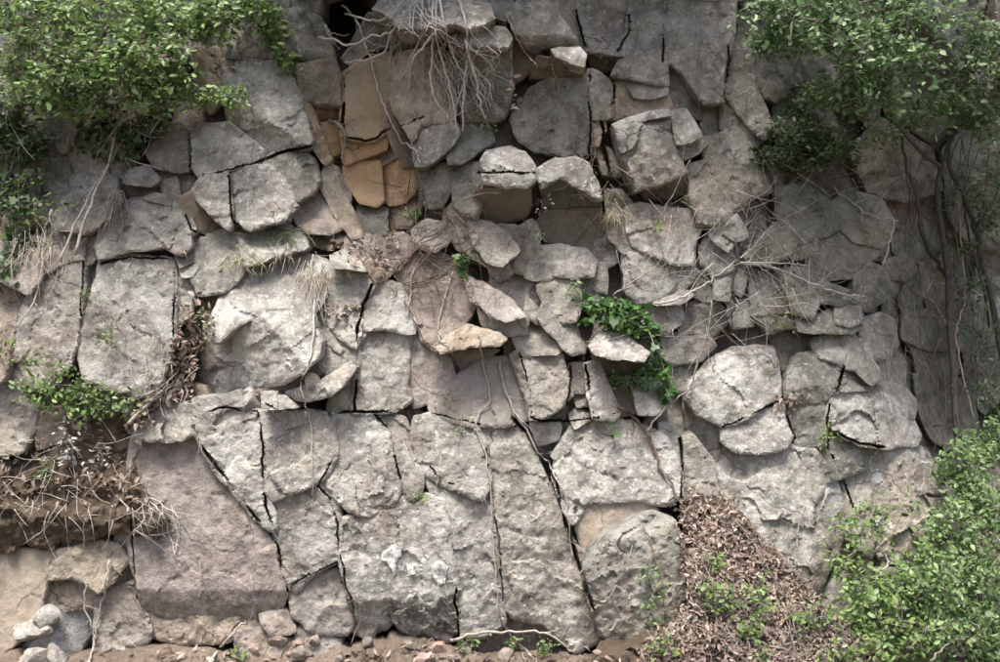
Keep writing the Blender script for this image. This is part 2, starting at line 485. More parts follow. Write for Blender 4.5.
# the black hollow under the top edge
hh = hh - 1.3 * np.exp(-(((uu - 347) / 22) ** 2 + ((vv - 10) / 36) ** 2) * 1.2)
Vb = unproj(uu, vv, hh).reshape(-1, 3)
nr, nc = uu.shape
Fb = [(i * nc + j, (i + 1) * nc + j, (i + 1) * nc + j + 1, i * nc + j + 1) for i in range(nr - 1) for j in range(nc - 1)]
cliff = link("cliff", mesh("cliff", Vb, Fb, True, 50), None, ROCKE)
cliff.color = (.15, .12, .09, .15)
tag(cliff, "tall jointed grey brown rock cliff with open cracks", "cliff", kind="structure")

# ------------------------------------------------------------------ blocks traced one by one
# colour, h, tilt x, tilt y, lichen | outline | extra planes | options
BLK = []
def B(c, h, gx, gy, li, poly, fac=(), label=None, **kw): BLK.append((c, h, gx, gy, li, parse(poly), list(fac), label, kw))
# --- upper left
B('d', .06, .1, .2, .3, "146,150 163,130 178,125 188,135 191,155 190,168 172,170 157,165")
B('l', .09, 0, .12, .5, "193,139 197,126 229,125 262,150 262,158 222,171 200,174 192,163")
B('b', .02, 0, -.1, .1, "196,50 215,46 222,58 229,88 225,97 210,112 197,90")
B('l', .12, .1, .1, .5, "224,60 250,55 272,57 288,70 297,92 311,141 308,146 290,149 270,158 262,160 262,150 229,124 227,100 229,88", [(262, 108, .14, .5, -.55)], "big angular grey block above the pale pentagonal one")
B('g', .1, .1, .1, .4, "232,30 252,24 272,45 272,55 250,54 228,56")
B('d', .13, -.1, .1, .4, "283,12 300,9 318,18 330,40 333,58 318,62 290,52 284,40", [(312, 45, .15, 0, -.8)])
B('d', .06, 0, .1, .3, "290,-10 320,-10 318,12 304,10 293,6")
B('d', .06, 0, .2, .3, "240,-10 288,-10 286,14 280,28 255,20")
B('n', .12, -.2, -.1, .05, "299,66 318,62 334,60 338,75 340,107 325,107 306,101 302,85", [(320, 100, .12, 0, -1.6)])
B('o', -.02, 0, -1.2, 0, "304,103 325,107 341,107 342,121 318,124 310,116")
B('y', .1, -.5, 0, .1, "296,88 303,93 318,130 330,158 326,163 316,150 306,120")
B('o', .0, 0, .1, 0, "318,126 338,122 341,140 338,152 330,154 322,138")
B('y', .05, -.15, .12, .05, "341,75 352,68 372,52 390,54 391,80 388,100 389,128 375,139 360,140 343,136", (), "smooth brown ochre slab under the dark hollow", rough=.5)
B('o', .03, -.1, .1, 0, "343,138 360,142 376,141 389,131 385,148 370,153 346,162", rough=.5)
B('d', .0, -.5, -.2, .1, "353,44 368,14 395,22 400,40 388,54 370,52 355,67 345,60", rough=.6)
B('t', .12, .12, .15, .3, "390,78 397,56 412,52 428,50 440,62 452,68 455,100 452,118 420,124 412,140 404,125 389,100", rough=.8)
B('b', .05, -1.3, 0, 0, "388,101 402,124 412,141 417,165 404,165 394,145 389,130", rough=.5)
B('g', .14, .1, .2, .5, "413,140 420,124 440,117 452,118 458,133 446,150 428,163 417,165")
B('l', .30, 0, .9, .8, "372,8 395,-12 470,-12 490,6 494,18 470,29 455,24 430,26 400,28 392,20", (), "pale overhanging ledge at the top behind the hanging roots", thick=.5)
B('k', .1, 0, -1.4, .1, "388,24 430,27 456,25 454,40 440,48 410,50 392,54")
B('l', .28, .1, .7, .7, "450,38 462,30 485,25 505,27 511,38 508,47 490,46 470,45 455,42", thick=.5)
B('d', .15, .25, -.25, .3, "452,48 470,45 510,48 510,90 503,115 492,120 480,118 462,122 455,110")
B('d', .15, 0, .4, .3, "482,-12 508,-12 512,10 505,18 494,14")
B('d', .08, -.2, .3, .2, "455,128 470,120 488,130 492,140 478,150 462,160 450,162 452,145")
# orange and brown hollow
B('o', .02, -.1, .15, 0, "344,168 360,164 378,163 382,200 376,205 362,201 350,186", (), "bright ochre rock face deep in the hollow", rough=.4)
B('o', -.06, .1, .1, 0, "382,165 398,150 412,166 416,185 405,200 390,203 383,196", rough=.8)
B('b', -.04, 0, .2, 0, "346,153 370,154 386,148 398,152 380,164 350,166", rough=.7)
B('k', -.02, 0, .4, 0, "360,206 376,206 386,210 385,232 374,236 362,228")
B('t', .05, -.3, .2, .1, "326,165 336,170 341,190 352,212 362,235 352,236 335,212 322,185")
B('b', .02, 0, 0, 0, "340,175 348,178 350,200 344,200 338,188")
# --- upper middle
B('g', .2, .15, .15, .5, "510,8 520,0 548,-10 560,15 576,40 577,47 560,45 545,47 538,54 525,48 512,30", [(545, 30, .24, .2, -.9)], "dark block with pale worn top above the small pale ledge", thick=.5)
B('l', .3, .2, .6, .9, "551,49 560,47 580,48 587,55 584,66 572,63 556,56", thick=.4)
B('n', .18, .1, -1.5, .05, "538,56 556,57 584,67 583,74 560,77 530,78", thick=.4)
B('d', .08, .15, -.12, .25, "512,120 520,105 532,90 552,79 583,75 589,85 589,130 589,152 575,155 560,152 535,150 520,140", [(560, 100, .12, -.35, .2)], "large dark smooth block below the small pale ledge")
B('b', -.02, .5, 0, 0, "511,40 525,48 535,62 525,75 512,82 505,115 500,110 509,80", rough=.6)
B('g', .06, 0, .05, .4, "574,-12 630,-12 630,15 626,35 615,45 610,53 588,50 583,40 576,15")
B('t', .04, .1, 0, .3, "552,-12 571,-12 575,15 582,42 586,50 577,45 568,25 558,8")
B('g', .1, 0, .3, .3, "617,38 626,36 623,54 608,53")
B('g', .09, 0, .05, .4, "632,-12 670,-12 663,30 662,40 664,60 667,84 650,81 632,76 612,74 618,66 624,55 628,35")
B('g', .13, .15, .03, .4, "672,-12 735,-12 733,30 728,50 722,80 720,95 722,102 705,102 697,90 685,72 672,63 665,60 664,40", (), "tall grey slab with a straight crack along its edge")
B('d', -.02, -.2, -.1, .1, "668,84 666,65 678,66 692,82 700,95 699,118 690,115 676,105")
B('p', .08, .1, 0, .3, "588,72 600,74 610,86 611,105 610,116 592,118 588,95")
B('t', .06, 0, 0, .2, "590,121 604,121 605,130 598,145 590,145")
B('t', .02, 0, .1, .2, "594,148 608,150 615,162 620,174 598,172")
B('t', .05, 0, .1, .2, "613,87 622,82 632,84 645,97 643,112 625,116 612,118")
B('g', .08, 0, .4, .4, "628,83 650,82 666,88 665,93 650,96 635,95")
B('t', .05, 0, .1, .2, "647,98 665,94 672,108 660,110 643,112")
B('b', -.06, 0, -.6, 0, "588,52 610,55 623,55 616,68 605,72 592,68")
B('g', .22, -.05, -.1, .45, "614,127 632,122 672,114 676,148 688,172 665,183 637,191 628,178", [(640, 122, .19, -.2, 1.3), (660, 165, .25, -.75, .25)], "big five sided block with a pale top edge and dark shadow below", thick=.5)
B('l', .2, .1, .5, .7, "612,124 630,118 650,111 668,110 673,115 650,118 632,123 616,128", thick=.4)
B('l', .17, .3, .3, .6, "674,113 685,111 694,125 700,135 690,140 679,142 676,130")
B('g', .1, 0, .2, .5, "680,145 698,139 706,143 698,152 686,158 679,154")
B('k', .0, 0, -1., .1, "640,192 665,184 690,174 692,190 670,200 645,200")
B('g', .08, .3, .1, .4, "728,45 740,28 752,60 752,85 775,130 765,138 745,120 727,95")
B('d', .05, .1, .1, .3, "722,104 730,100 745,122 762,142 748,149 735,140 722,128")
B('d', .1, .1, .15, .3, "700,140 725,135 748,150 770,190 748,198 735,210 720,185 706,160", [(735, 165, .12, .4, .2)])
B('g', .12, .1, .2, .4, "690,165 706,162 720,185 733,208 718,222 700,224 692,200")
# --- caps and arches in the middle
B('l', .25, .0, .25, .8, "481,160 487,150 510,146 525,152 535,165 536,172 510,171 484,170", [(505, 158, .24, 0, 1.4)], thick=.5)
B('l', .28, .0, .1, .7, "482,172 510,173 536,174 536,180 528,187 505,188 484,183", (), "pale rounded cap block split by a level crack", thick=.5)
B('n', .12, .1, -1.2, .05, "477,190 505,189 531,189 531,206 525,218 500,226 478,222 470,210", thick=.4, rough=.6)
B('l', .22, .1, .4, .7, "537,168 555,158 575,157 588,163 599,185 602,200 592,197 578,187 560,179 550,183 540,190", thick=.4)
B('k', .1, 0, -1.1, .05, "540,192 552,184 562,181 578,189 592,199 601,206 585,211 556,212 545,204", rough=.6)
B('n', .03, .1, -.25, .1, "546,213 585,213 601,212 603,228 597,248 588,253 570,248 550,240 538,225", (), "dark brown flat face under the arched block", rough=.6)
B('g', .1, 0, .3, .3, "540,250 560,247 585,253 592,262 590,275 575,275 555,272")
B('p', .06, 0, 0, .2, "480,232 500,227 517,228 517,250 513,268 500,270 485,262")
B('p', .08, .2, 0, .2, "518,230 532,222 538,235 535,260 528,272 515,270")
B('g', .1, .1, .1, .2, "530,265 553,256 552,270 548,277 528,276")
B('p', .12, .1, .3, .3, "540,285 560,275 575,283 578,300 574,318 565,320 545,300")
B('g', .05, .1, 0, .2, "597,265 605,264 607,280 606,293 595,290")
B('g', .02, 0, 0, .2, "598,240 612,238 615,260 605,266 596,262")
B('d', .04, 0, 0, .2, "578,268 594,268 594,290 600,298 588,300 580,290")
B('l', .12, 0, .25, .5, "628,210 640,205 660,210 690,213 698,228 690,245 690,262 675,263 655,252 635,245 630,230", (), "pale slab above the trailing ivy clump")
B('g', .05, 0, .3, .3, "600,190 620,192 632,208 634,245 625,252 610,236 603,215")
B('g', .12, .1, .1, .4, "626,253 655,251 672,265 672,285 660,298 640,303 628,290")
B('g', .1, .1, .1, .4, "672,265 690,264 690,280 680,288 671,290")
B('g', .14, 0, .8, .5, "655,304 682,288 692,295 680,303")
B('g', .06, 0, .3, .4, "625,305 640,304 648,311 645,324 630,322")
B('g', .1, 0, .1, .4, "648,309 677,304 681,318 668,330 650,324")
B('l', .14, .1, .1, .5, "715,226 735,217 745,235 732,240 728,248 713,234")
B('g', .08, .1, .1, .4, "702,248 712,236 730,248 730,268 715,275 703,262")
B('g', .1, 0, .3, .4, "716,280 730,275 731,290 728,300 715,298")
B('g', .06, 0, .2, .3, "730,300 750,305 752,325 735,328 728,315")
B('d', .04, 0, .1, .2, "690,268 702,262 714,278 712,300 694,294")
B('d', .04, 0, .1, .2, "682,306 714,302 728,318 712,334 684,332")
# --- right of middle
B('m', .1, 0, .3, .3, "757,245 775,225 795,228 798,238 790,255 775,262 752,265 745,255", moss=1)
B('m', .06, 0, .1, .2, "798,238 815,240 816,252 798,258 792,256", moss=1)
B('m', .12, .05, .25, .3, "775,270 805,268 830,285 855,292 860,300 840,304 820,302 812,318 795,312", moss=1)
B('m', .1, .2, 0, .3, "855,275 870,264 885,270 890,285 882,300 865,310 855,300", moss=1)
B('m', .06, .2, .1, .2, "832,205 848,190 880,200 895,225 880,245 855,240 840,225", moss=1)
B('m', .04, .1, .1, .2, "775,190 805,185 830,205 838,228 815,238 798,234 780,220", moss=1)
B('m', .03, .1, .1, .2, "800,245 840,232 858,245 880,250 868,262 852,276 830,280 808,265", moss=1)
B('m', .08, 0, .2, .3, "752,268 774,270 790,300 795,325 770,332 752,312", moss=1)
B('k', .05, .1, .1, .1, "885,262 905,255 915,268 905,280 888,276", moss=1)
B('k', .05, .1, .1, .1, "905,285 918,283 920,300 905,315 900,300", moss=1)
B('b', .05, .2, 0, .05, "922,265 945,260 950,290 935,308 925,297")
B('k', .08, .1, .1, .2, "905,317 935,312 955,325 962,347 930,347 905,337", moss=1)
B('g', .14, .1, .2, .5, "836,303 858,303 862,320 850,325 838,322")
B('m', .12, 0, .3, .4, "797,316 812,320 836,307 839,323 862,325 852,332 825,332 800,330")
B('l', .14, -.1, .1, .8, "693,385 708,365 735,350 771,349 776,368 778,393 770,400 752,413 735,422 722,424 700,412 690,400", [(735, 375, .17, .15, .5)], "lichen grey angular block above the litter bank", moss=1)
B('l', .16, 0, .15, .8, "724,428 752,415 772,405 785,410 790,435 785,445 765,451 740,450 725,440")
B('d', .16, -.1, .4, .5, "790,375 800,357 815,354 845,368 842,385 825,400 800,402 790,395", [(815, 378, .2, -.2, -.3)])
B('d', .12, .05, .05, .3, "787,405 800,403 822,403 826,420 823,445 800,448 795,435 788,425")
B('g', .14, .2, .3, .4, "815,341 830,333 850,334 865,355 878,375 872,382 857,368 845,365 820,354")
B('m', .1, 0, .5, .2, "846,372 860,369 873,380 872,387 843,388", moss=1)
B('l', .17, .1, .15, .8, "833,400 845,389 870,389 890,400 910,420 918,435 915,442 880,445 860,442 838,430 830,415", (), "rough pale boulder shaped block on the right of the cliff", rough=1.3)
B('g', .12, .1, .1, .4, "862,322 880,316 892,322 895,345 888,355 872,358 862,345")
B('g', .1, .3, .1, .4, "880,365 895,352 903,365 902,388 912,400 913,418 905,415 890,398 876,385")
B('l', .18, .1, .0, .9, "830,452 870,452 912,445 925,455 938,480 945,500 938,530 925,555 900,563 880,555 860,525 850,500 840,480 832,465", [(905, 490, .26, -.25, .1), (915, 500, .24, .9, 0), (890, 540, .2, 0, -.5)], "pale lichen covered block beside the green bush", rough=1.3)
B('l', .16, .0, .1, .7, "686,430 722,428 730,445 765,453 790,448 812,452 828,470 840,500 845,530 830,560 815,595 800,590 785,560 745,520 720,500 700,480", [(778, 500, .2, .35, .12), (800, 500, .26, -.7, .1)], "large lichened slab rising above the leaf litter bank", moss=1)
B('k', .06, .1, .05, .15, "918,375 935,370 955,380 970,400 976,430 955,447 935,440 922,410", moss=1)
B('k', .03, .1, .05, .15, "915,340 928,348 950,350 960,372 936,368 920,372", moss=1)
B('k', .03, .0, .05, .15, "965,330 1000,335 1010,390 985,410 970,390", moss=1)
B('g', .1, .1, .2, .4, "868,577 905,569 915,590 895,622 870,607")
B('g', .1, 0, .2, .4, "818,598 840,575 858,585 862,610 835,622")
B('m', .05, .1, .1, .3, "735,15 770,5 792,40 800,80 775,100 757,88 750,60 742,30", moss=1)
B('m', .03, .1, .1, .2, "775,104 802,84 830,110 845,150 820,170 790,165 778,135", moss=1)
B('m', .05, .1, .1, .2, "795,30 850,10 880,60 870,110 835,105 806,78", moss=1)
B('l', .3, -.3, .2, .6, "900,-12 960,-12 985,40 990,95 962,70 945,40 925,20", (), "pale sloping rock face behind the upper branches")
B('m', .05, .1, .0, .2, "870,30 900,5 925,25 948,60 965,100 930,140 890,110", moss=1)
B('m', .03, .1, .0, .2, "850,150 880,120 930,150 940,190 905,200 870,190", moss=1)
B('m', .03, .1, .0, .2, "945,150 985,110 1010,130 1010,240 975,250 950,215", moss=1)
# --- middle left
B('g', .18, .05, .12, .4, "98,245 120,205 150,200 175,205 184,218 187,245 180,252 165,244 130,248 100,257", [(145, 215, .16, 0, .9)], "domed grey block with a dark slot beneath it", thick=.5)
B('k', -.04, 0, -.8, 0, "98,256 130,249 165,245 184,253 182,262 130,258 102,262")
B('d', .14, .1, .35, .4, "52,215 75,190 95,178 115,180 118,205 100,222 85,232 55,226")
B('g', .1, .1, .3, .3, "125,182 130,172 148,168 158,180 150,184")
B('b', -.05, 0, -.4, 0, "124,184 145,183 160,186 170,197 150,200 125,200")
B('r', .08, 0, .5, .1, "145,198 155,194 172,199 170,204")
B('g', .08, .2, .1, .3, "160,182 175,178 180,200 172,205 165,195")
B('g', .1, .3, 0, .3, "172,205 182,201 194,232 186,236")
B('b', .0, .1, .1, .1, "152,166 170,171 190,169 194,185 185,196 178,180 160,178")
B('l', .14, .1, .05, .5, "193,192 205,175 226,173 230,215 228,228 214,214")
B('b', .06, -.9, -.2, .05, "184,198 192,193 213,215 227,230 205,235 192,232 186,215", rough=.4)
B('l', .15, .05, .15, .6, "230,173 245,166 268,166 280,172 290,190 296,205 285,218 265,222 252,228 240,225 233,212", [(268, 200, .17, .5, .1)])
B('d', .12, .1, .25, .3, "262,161 275,155 300,150 312,160 318,180 310,192 298,200 290,188 280,172 265,166")
B('r', .04, .1, .3, .1, "300,199 320,189 328,196 340,210 345,225 330,232 310,230 298,222 296,208")
B('g', .1, 0, .3, .35, "194,242 226,232 240,240 245,260 235,280 220,290 200,293 195,280 190,262")
B('g', .08, 0, .6, .4, "240,232 275,223 298,232 304,245 285,252 262,258 246,262")
B('g', .05, 0, .1, .4, "175,262 190,268 195,285 186,318 178,318 175,290")
B('d', .12, 0, .6, .4, "176,257 188,254 191,261 180,266")
B('l', .12, 0, .4, .4, "180,268 198,265 192,275 183,276")
B('l', .16, .0, .6, .6, "209,330 225,295 245,280 262,262 300,255 328,265 333,275 320,300 312,312 290,306 262,311 235,323 215,340")
B('l', .30, .05, .28, .8, "188,385 195,365 215,345 240,326 265,314 295,310 312,316 322,340 318,358 300,375 285,385 260,388 240,390 215,398 195,400", [(255, 360, .34, 0, -.15), (300, 350, .33, .7, -.3)], "big bulging pale grey block with a shadowed underside", thick=.5)
B('b', .10, 0, -.6, 0, "225,396 265,389 290,386 319,362 323,372 300,388 290,398 265,402")
B('l', .26, .0, .5, .7, "285,392 300,388 330,375 350,362 357,368 345,385 330,396 310,402 295,400", [(330, 385, .28, .4, -.2)], "pale bracket shaped stone jutting under the bulging block")
B('g', .1, .1, .1, .4, "320,338 330,341 345,351 355,364 340,368 325,377 323,360")
B('g', .22, 0, .2, .5, "262,393 276,392 276,409 262,409")
B('g', .22, 0, .3, .5, "277,396 285,396 297,407 279,409")
B('g', .13, .0, .03, .45, "358,331 380,329 408,333 406,360 405,385 410,400 400,408 385,411 355,411 357,380", (), "upright grey slab beside a long vertical crack")
B('l', .16, .1, .2, .6, "363,325 362,310 372,290 385,283 398,286 405,300 413,325 412,331 385,327 365,328")
B('l', .14, .15, .15, .5, "325,270 345,260 365,269 373,282 362,300 358,325 355,345 340,335 330,320 325,300", [(352, 300, .16, .4, .1)])
B('l', .2, 0, .7, .6, "330,256 345,250 360,261 366,271 350,269 333,267")
B('g', .1, .1, .1, .4, "310,317 325,319 340,338 356,349 357,364 345,352 322,336")
B('g', .08, .1, 0, .4, "333,398 355,376 356,411 330,411")
B('P', .02, .1, .0, .2, "409,340 425,336 435,350 438,380 430,400 415,405 409,390")
B('r', .03, .0, .15, .05, "395,265 415,245 440,255 462,270 475,300 462,328 440,345 425,340 415,320 405,290", (), "reddish earthy face crossed by roots", rough=.7)
B('d', .1, .2, .2, .2, "456,178 462,165 485,163 482,190 476,218 468,215 455,205")
B('d', .05, 0, .3, .2, "425,182 440,166 455,165 452,185 440,206 430,206")
B('p', .08, 0, .3, .2, "415,231 428,222 440,225 447,240 435,248 420,245")
B('p', .06, 0, .1, .2, "446,212 456,206 470,220 486,240 490,258 475,256 458,246 448,232")
B('p', .16, .2, .5, .3, "470,221 490,225 505,235 515,250 500,264 488,258 478,245")
B('p', .08, 0, -.3, .2, "488,260 505,263 512,272 500,281 490,272")
B('r', .05, 0, .2, .1, "390,240 402,236 414,246 396,264 384,258")
B('r', .04, 0, .3, .1, "348,238 372,237 386,244 384,262 392,268 380,280 364,266 350,256")
B('P', .2, .1, .7, .3, "463,275 475,280 490,285 512,300 525,317 505,322 490,316 480,306 470,301", thick=.4)
B('p', .16, .1, -.3, .3, "480,308 490,318 505,323 526,318 524,331 505,334 488,330", thick=.4)
B('t', .28, .0, .5, .2, "435,346 450,335 468,325 480,328 500,334 507,340 500,346 480,347 460,349 440,353", (), "tan lip of rock jutting over a dark notch", thick=.5)
B('d', .04, .1, -.7, .1, "445,354 480,349 500,350 482,363 458,377 450,366", rough=.5)
B('P', .05, .1, .1, .2, "436,352 446,357 452,376 445,405 432,412 430,395")
B('P', .08, .0, .12, .25, "440,405 455,381 480,364 507,358 520,385 532,416 505,423 480,424 455,420 442,415", (), "smooth pinkish face between the notch and the lower slabs", rough=.6)
B('p', .16, -.1, .15, .35, "513,356 520,353 545,351 560,356 567,380 569,395 560,405 545,415 532,417 528,395", [(530, 390, .18, .9, 0)])
B('p', .12, .0, .5, .2, "515,331 530,321 545,319 560,346 555,351 520,352")
B('g', .16, -.5, .3, .3, "545,305 560,312 575,330 583,350 572,352 555,335 540,315")
B('p', .12, -.4, .3, .2, "527,298 544,316 540,324 525,315")
B('l', .17, -.3, .0, .5, "587,366 597,364 605,385 617,412 613,417 596,417 590,390")
B('g', .1, 0, 0, .3, "572,366 585,366 588,385 585,390 572,390")
B('g', .08, 0, .3, .4, "574,393 588,392 589,405 578,406")
B('g', .12, 0, .5, .5, "570,414 578,409 591,417 575,428")
B('l', .3, .0, .9, .7, "590,346 600,332 620,328 635,343 649,352 645,361 635,361 620,360 595,355", (), "pale wedge block jutting below the ivy clump", thick=.5)
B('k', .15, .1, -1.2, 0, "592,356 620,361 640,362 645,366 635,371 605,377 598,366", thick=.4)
B('t', .02, 0, .05, .1, "604,381 622,380 630,395 638,410 618,413 610,400", rough=.4)
B('l', .15, 0, .3, .6, "636,390 648,383 662,388 668,403 655,412 641,412")
B('d', .02, 0, 0, .2, "672,364 695,362 697,375 682,390 670,378")
B('d', .06, .1, .1, .3, "664,336 705,336 712,346 700,358 672,362 661,350")
B('g', .1, -.4, .1, .4, "662,425 670,427 680,445 683,470 676,466 668,445")
B('p', .08, .2, 0, .3, "681,440 690,435 710,463 714,485 716,498 681,497")
B('l', .18, .05, .12, .9, "558,450 572,430 590,419 620,422 650,430 665,440 678,470 680,495 665,503 640,498 600,500 584,502 576,520 570,522 562,500 556,475", [(610, 440, .2, 0, .6)], "lichen blotched slab above the dark boulder")
B('t', .17, .05, .05, .25, "584,504 600,502 640,500 655,510 632,518 612,530 592,556 584,552 580,528", (), "tan smooth patch of rock above the dark boulder", rough=.5)
B('g', .12, .0, .0, .4, "533,425 545,421 558,424 555,437 540,442")
B('g', .1, .0, .2, .4, "552,456 563,441 575,431 568,450 556,458")
# --- lower slabs
B('g', .14, .0, .08, .55, "416,419 440,416 455,415 474,420 484,450 489,480 480,498 460,490 440,481 425,470 415,445")
B('l', .12, .02, .05, .7, "426,474 445,484 465,488 489,486 497,540 500,600 503,622 485,634 465,634 459,590 454,560 447,520")
B('p', .15, .06, .06, .55, "476,424 508,424 520,432 545,480 560,520 580,560 598,640 575,650 545,622 515,616 504,600 499,540 491,485 486,450", (), "long pale pinkish slab leaning beside the root filled crack", step=2.5)
B('l', .14, .0, .06, .7, "335,415 375,413 385,430 394,455 399,480 397,498 370,514 350,509 336,495 326,476 335,455 331,430")
B('g', .1, .1, .06, .5, "377,414 392,414 402,420 412,440 422,470 419,495 409,499 401,475 394,450 386,430")
B('l', .18, .0, .06, .9, "346,520 370,516 400,500 420,497 440,500 447,530 452,560 457,590 445,600 430,605 410,610 395,615 385,625 365,635 356,615 347,580 341,555", [(400, 600, .2, 0, -.7)], "broad pale slab with two white lichen patches")
B('d', .12, .0, -.4, .5, "395,617 415,609 435,606 452,596 459,628 445,640 425,634 405,630", rough=3.2)
B('l', .16, .05, .06, .7, "263,413 280,411 325,416 332,430 335,455 322,477 300,489 275,498 267,490 263,450", (), "pale slab under the small loose stones")
B('g', .13, .05, .03, .5, "269,500 300,491 325,480 336,498 340,530 337,560 312,572 296,590 288,582 281,545 272,512")
B('l', .15, -.05, .04, .7, "198,413 225,409 258,413 262,450 266,490 276,530 264,524 245,503 220,472 202,445 194,426")
B('M', .10, .0, .1, .15, "135,437 150,441 180,441 193,433 200,452 217,480 242,510 268,540 281,560 288,585 280,606 262,618 236,612 214,622 190,614 168,618 146,606 136,572 130,540 128,500 130,460", [(200, 596, .12, 0, -.5)], "broad smooth pinkish rock face below the curved crack", rough=.75, cells=(80, 24))
B('t', .0, 0, .15, 0, "142,604 170,614 200,619 232,619 262,617 280,612 284,622 250,634 215,640 180,642 150,634", rough=1.2)
B('g', .1, .1, .3, .4, "135,416 160,400 190,409 194,430 180,439 150,439 135,434")
B('P', .1, .0, .1, .2, "290,588 302,579 335,571 342,590 350,625 345,632 315,632 296,616")
B('r', .12, 0, .3, .1, "262,616 285,613 292,630 272,633")
B('r', .15, 0, .3, .1, "274,641 295,643 297,664 268,666")
B('r', .14, 0, .3, .1, "295,629 312,630 313,648 298,645")
B('P', .16, 0, .3, .2, "311,637 338,641 335,664 307,662")
B('r', .1, 0, .2, .1, "238,634 258,630 272,640 262,658 240,656")
B('g', .15, 0, .2, .5, "195,401 215,399 225,408 207,416 196,412")
B('g', .16, 0, .2, .5, "219,397 240,391 242,406 228,408")
B('p', .1, .1, .05, .35, "28,300 45,275 75,259 83,261 80,300 75,340 65,368 45,384 20,387 8,380 15,345", (), "leaning grey pink slab at the left of the cliff")
B('g', .14, .05, .05, .5, "102,264 130,258 171,261 174,300 172,335 164,368 148,396 115,387 88,379 80,350 86,320 96,290", (), "broad grey slab under the domed block", step=2.5)
B('k', .05, 0, -1.0, 0, "80,388 110,389 148,398 150,405 130,417 100,422 85,410")
B('b', .05, .1, .3, .05, "-12,270 15,287 20,300 10,340 0,380 -12,380")
B('p', .08, .1, .2, .2, "-12,395 25,393 35,405 32,430 20,450 -12,455")
B('b', .08, 0, .1, .1, "38,415 60,410 63,437 40,446")
B('p', .08, 0, .3, .3, "-12,238 30,240 60,235 96,240 95,254 72,257 45,270 27,292 12,284 -12,268")
B('t', .08, .1, .1, .05, "-12,557 20,551 46,553 45,580 38,610 28,630 5,650 -12,655", (), "smooth tan slab below the earthy ledge", rough=.4)
B('t', .12, 0, .2, .1, "78,548 100,543 116,548 126,560 110,580 98,592 86,580 70,575 50,578 52,569")
B('b', -.03, 0, .1, 0, "48,580 70,577 85,583 96,596 92,607 60,610 47,606", rough=1.2)
B('p', .08, .1, .1, .1, "99,602 110,590 134,584 139,602 148,634 140,650 120,664 98,664 97,630", rough=1.2)
B('t', .05, 0, .1, .05, "47,552 76,548 50,566")
# --- big dark boulder at the foot
B('d', .34, .0, .05, .3, "582,565 590,549 612,531 640,516 655,512 675,520 682,545 686,580 686,605 670,625 640,640 610,640 600,635 592,610 585,590", [(605, 560, .36, .8, .3), (645, 530, .3, .1, .9), (672, 570, .36, -.7, 0)], "dark rough boulder standing out at the foot of the cliff", thick=.6, rough=1.5)
# pale crust on the broad slab is a part of its own further down


SOILS = [  # name, label, category, outline, planes, material
    ("litter_bank", "steep bank of soil under fallen leaves at the right of the dark boulder", "bank", "680,499 700,493 722,500 745,520 785,562 815,598 840,625 880,650 905,710 560,710 600,655 640,643 672,627 689,606 685,560",
     (730, 497, .10, 0, .55), [], SOIL),
    ("rubble_bank", "reddish crumbly soil along the foot of the cliff", "soil", "-30,710 -30,656 60,660 110,657 150,650 200,654 240,657 300,660 345,648 400,636 450,644 480,655 520,654 600,658 640,654 650,710",
     (300, 640, .10, 0, .9), [], SOILR),
    ("earth_ledge", "brown earth ledge with roots and fallen leaves above the tan slab", "soil", "-20,445 25,440 45,446 70,432 95,420 130,412 140,432 133,470 150,500 166,520 146,536 120,530 96,541 72,536 50,549 28,543 8,553 -20,549",
     (60, 470, .07, 0, .32), [(60, 520, .15, 0, -.15)], SOIL),
    ("litter_gully", "narrow soil gully filled with dry leaves and twigs between two grey slabs", "soil", "126,425 150,400 172,372 177,330 195,300 209,312 202,340 192,365 188,392 160,402 140,420",
     (170, 360, .0, 0, .35), [], SOIL),
    ("soil_chute", "crumbly brown soil run below the ochre hollow", "soil", "338,205 352,214 365,236 386,232 402,238 396,262 376,282 360,262 340,248 300,246 290,236 310,231 335,232",
     (350, 245, .0, 0, .5), [], SOILR),
]
traced = [b[5] for b in BLK] + [parse(q[3]) for q in SOILS]
nb = 0
def add_block(spec, i, parent, step=None):
    c, h, gx, gy, li, poly, fac, label, kw = spec
    kw = dict(kw); moss = kw.pop('moss', 0)
    if step: kw['step'] = step
    mc = np.mean(poly, 0)
    pa = np.array(poly); sz = math.sqrt(.5 * abs(np.dot(pa[:, 0], np.roll(pa[:, 1], -1)) - np.dot(pa[:, 1], np.roll(pa[:, 0], -1))))
    proud = h >= .2 or gy < -.5
    kw.setdefault('gap', -1.0 if proud else (-2.2 if sz < 18 else (-3.2 if mc[1] < 225 else (-2.6 if mc[0] > 735 and mc[1] < 330 else -4.5))))
    sq = .4 if mc[1] > 398 or (mc[1] > 225 and mc[0] < 470) else (.5 if mc[0] > 690 and mc[1] > 330 else 1.0)
    if not proud and i < 400: h = .07 + sq * (h - .07); fac = [(a, b, .07 + sq * (q - .07) + .01, x * .8, y * .8) for a, b, q, x, y in fac]; gx *= .8
    me = rock_mesh("rock_block", poly, h, gx, gy, fac, seed=i + 1, **kw)
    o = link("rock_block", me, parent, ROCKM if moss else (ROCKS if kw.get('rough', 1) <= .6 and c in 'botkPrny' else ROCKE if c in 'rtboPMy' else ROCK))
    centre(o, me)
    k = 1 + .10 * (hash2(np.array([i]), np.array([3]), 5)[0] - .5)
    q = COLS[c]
    if mc[1] < 230 and c in 'gdlpt': k *= .82  # shade on the upper cliff put into the block colour
    if c in 'mk': k *= .85  # mossy and darkest rock dimmed further, tree shade put into its colour
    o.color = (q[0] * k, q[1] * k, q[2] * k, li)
    if label: o["label"] = label
    return o
blocks = [add_block(b, i, cliff) for i, b in enumerate(BLK)]

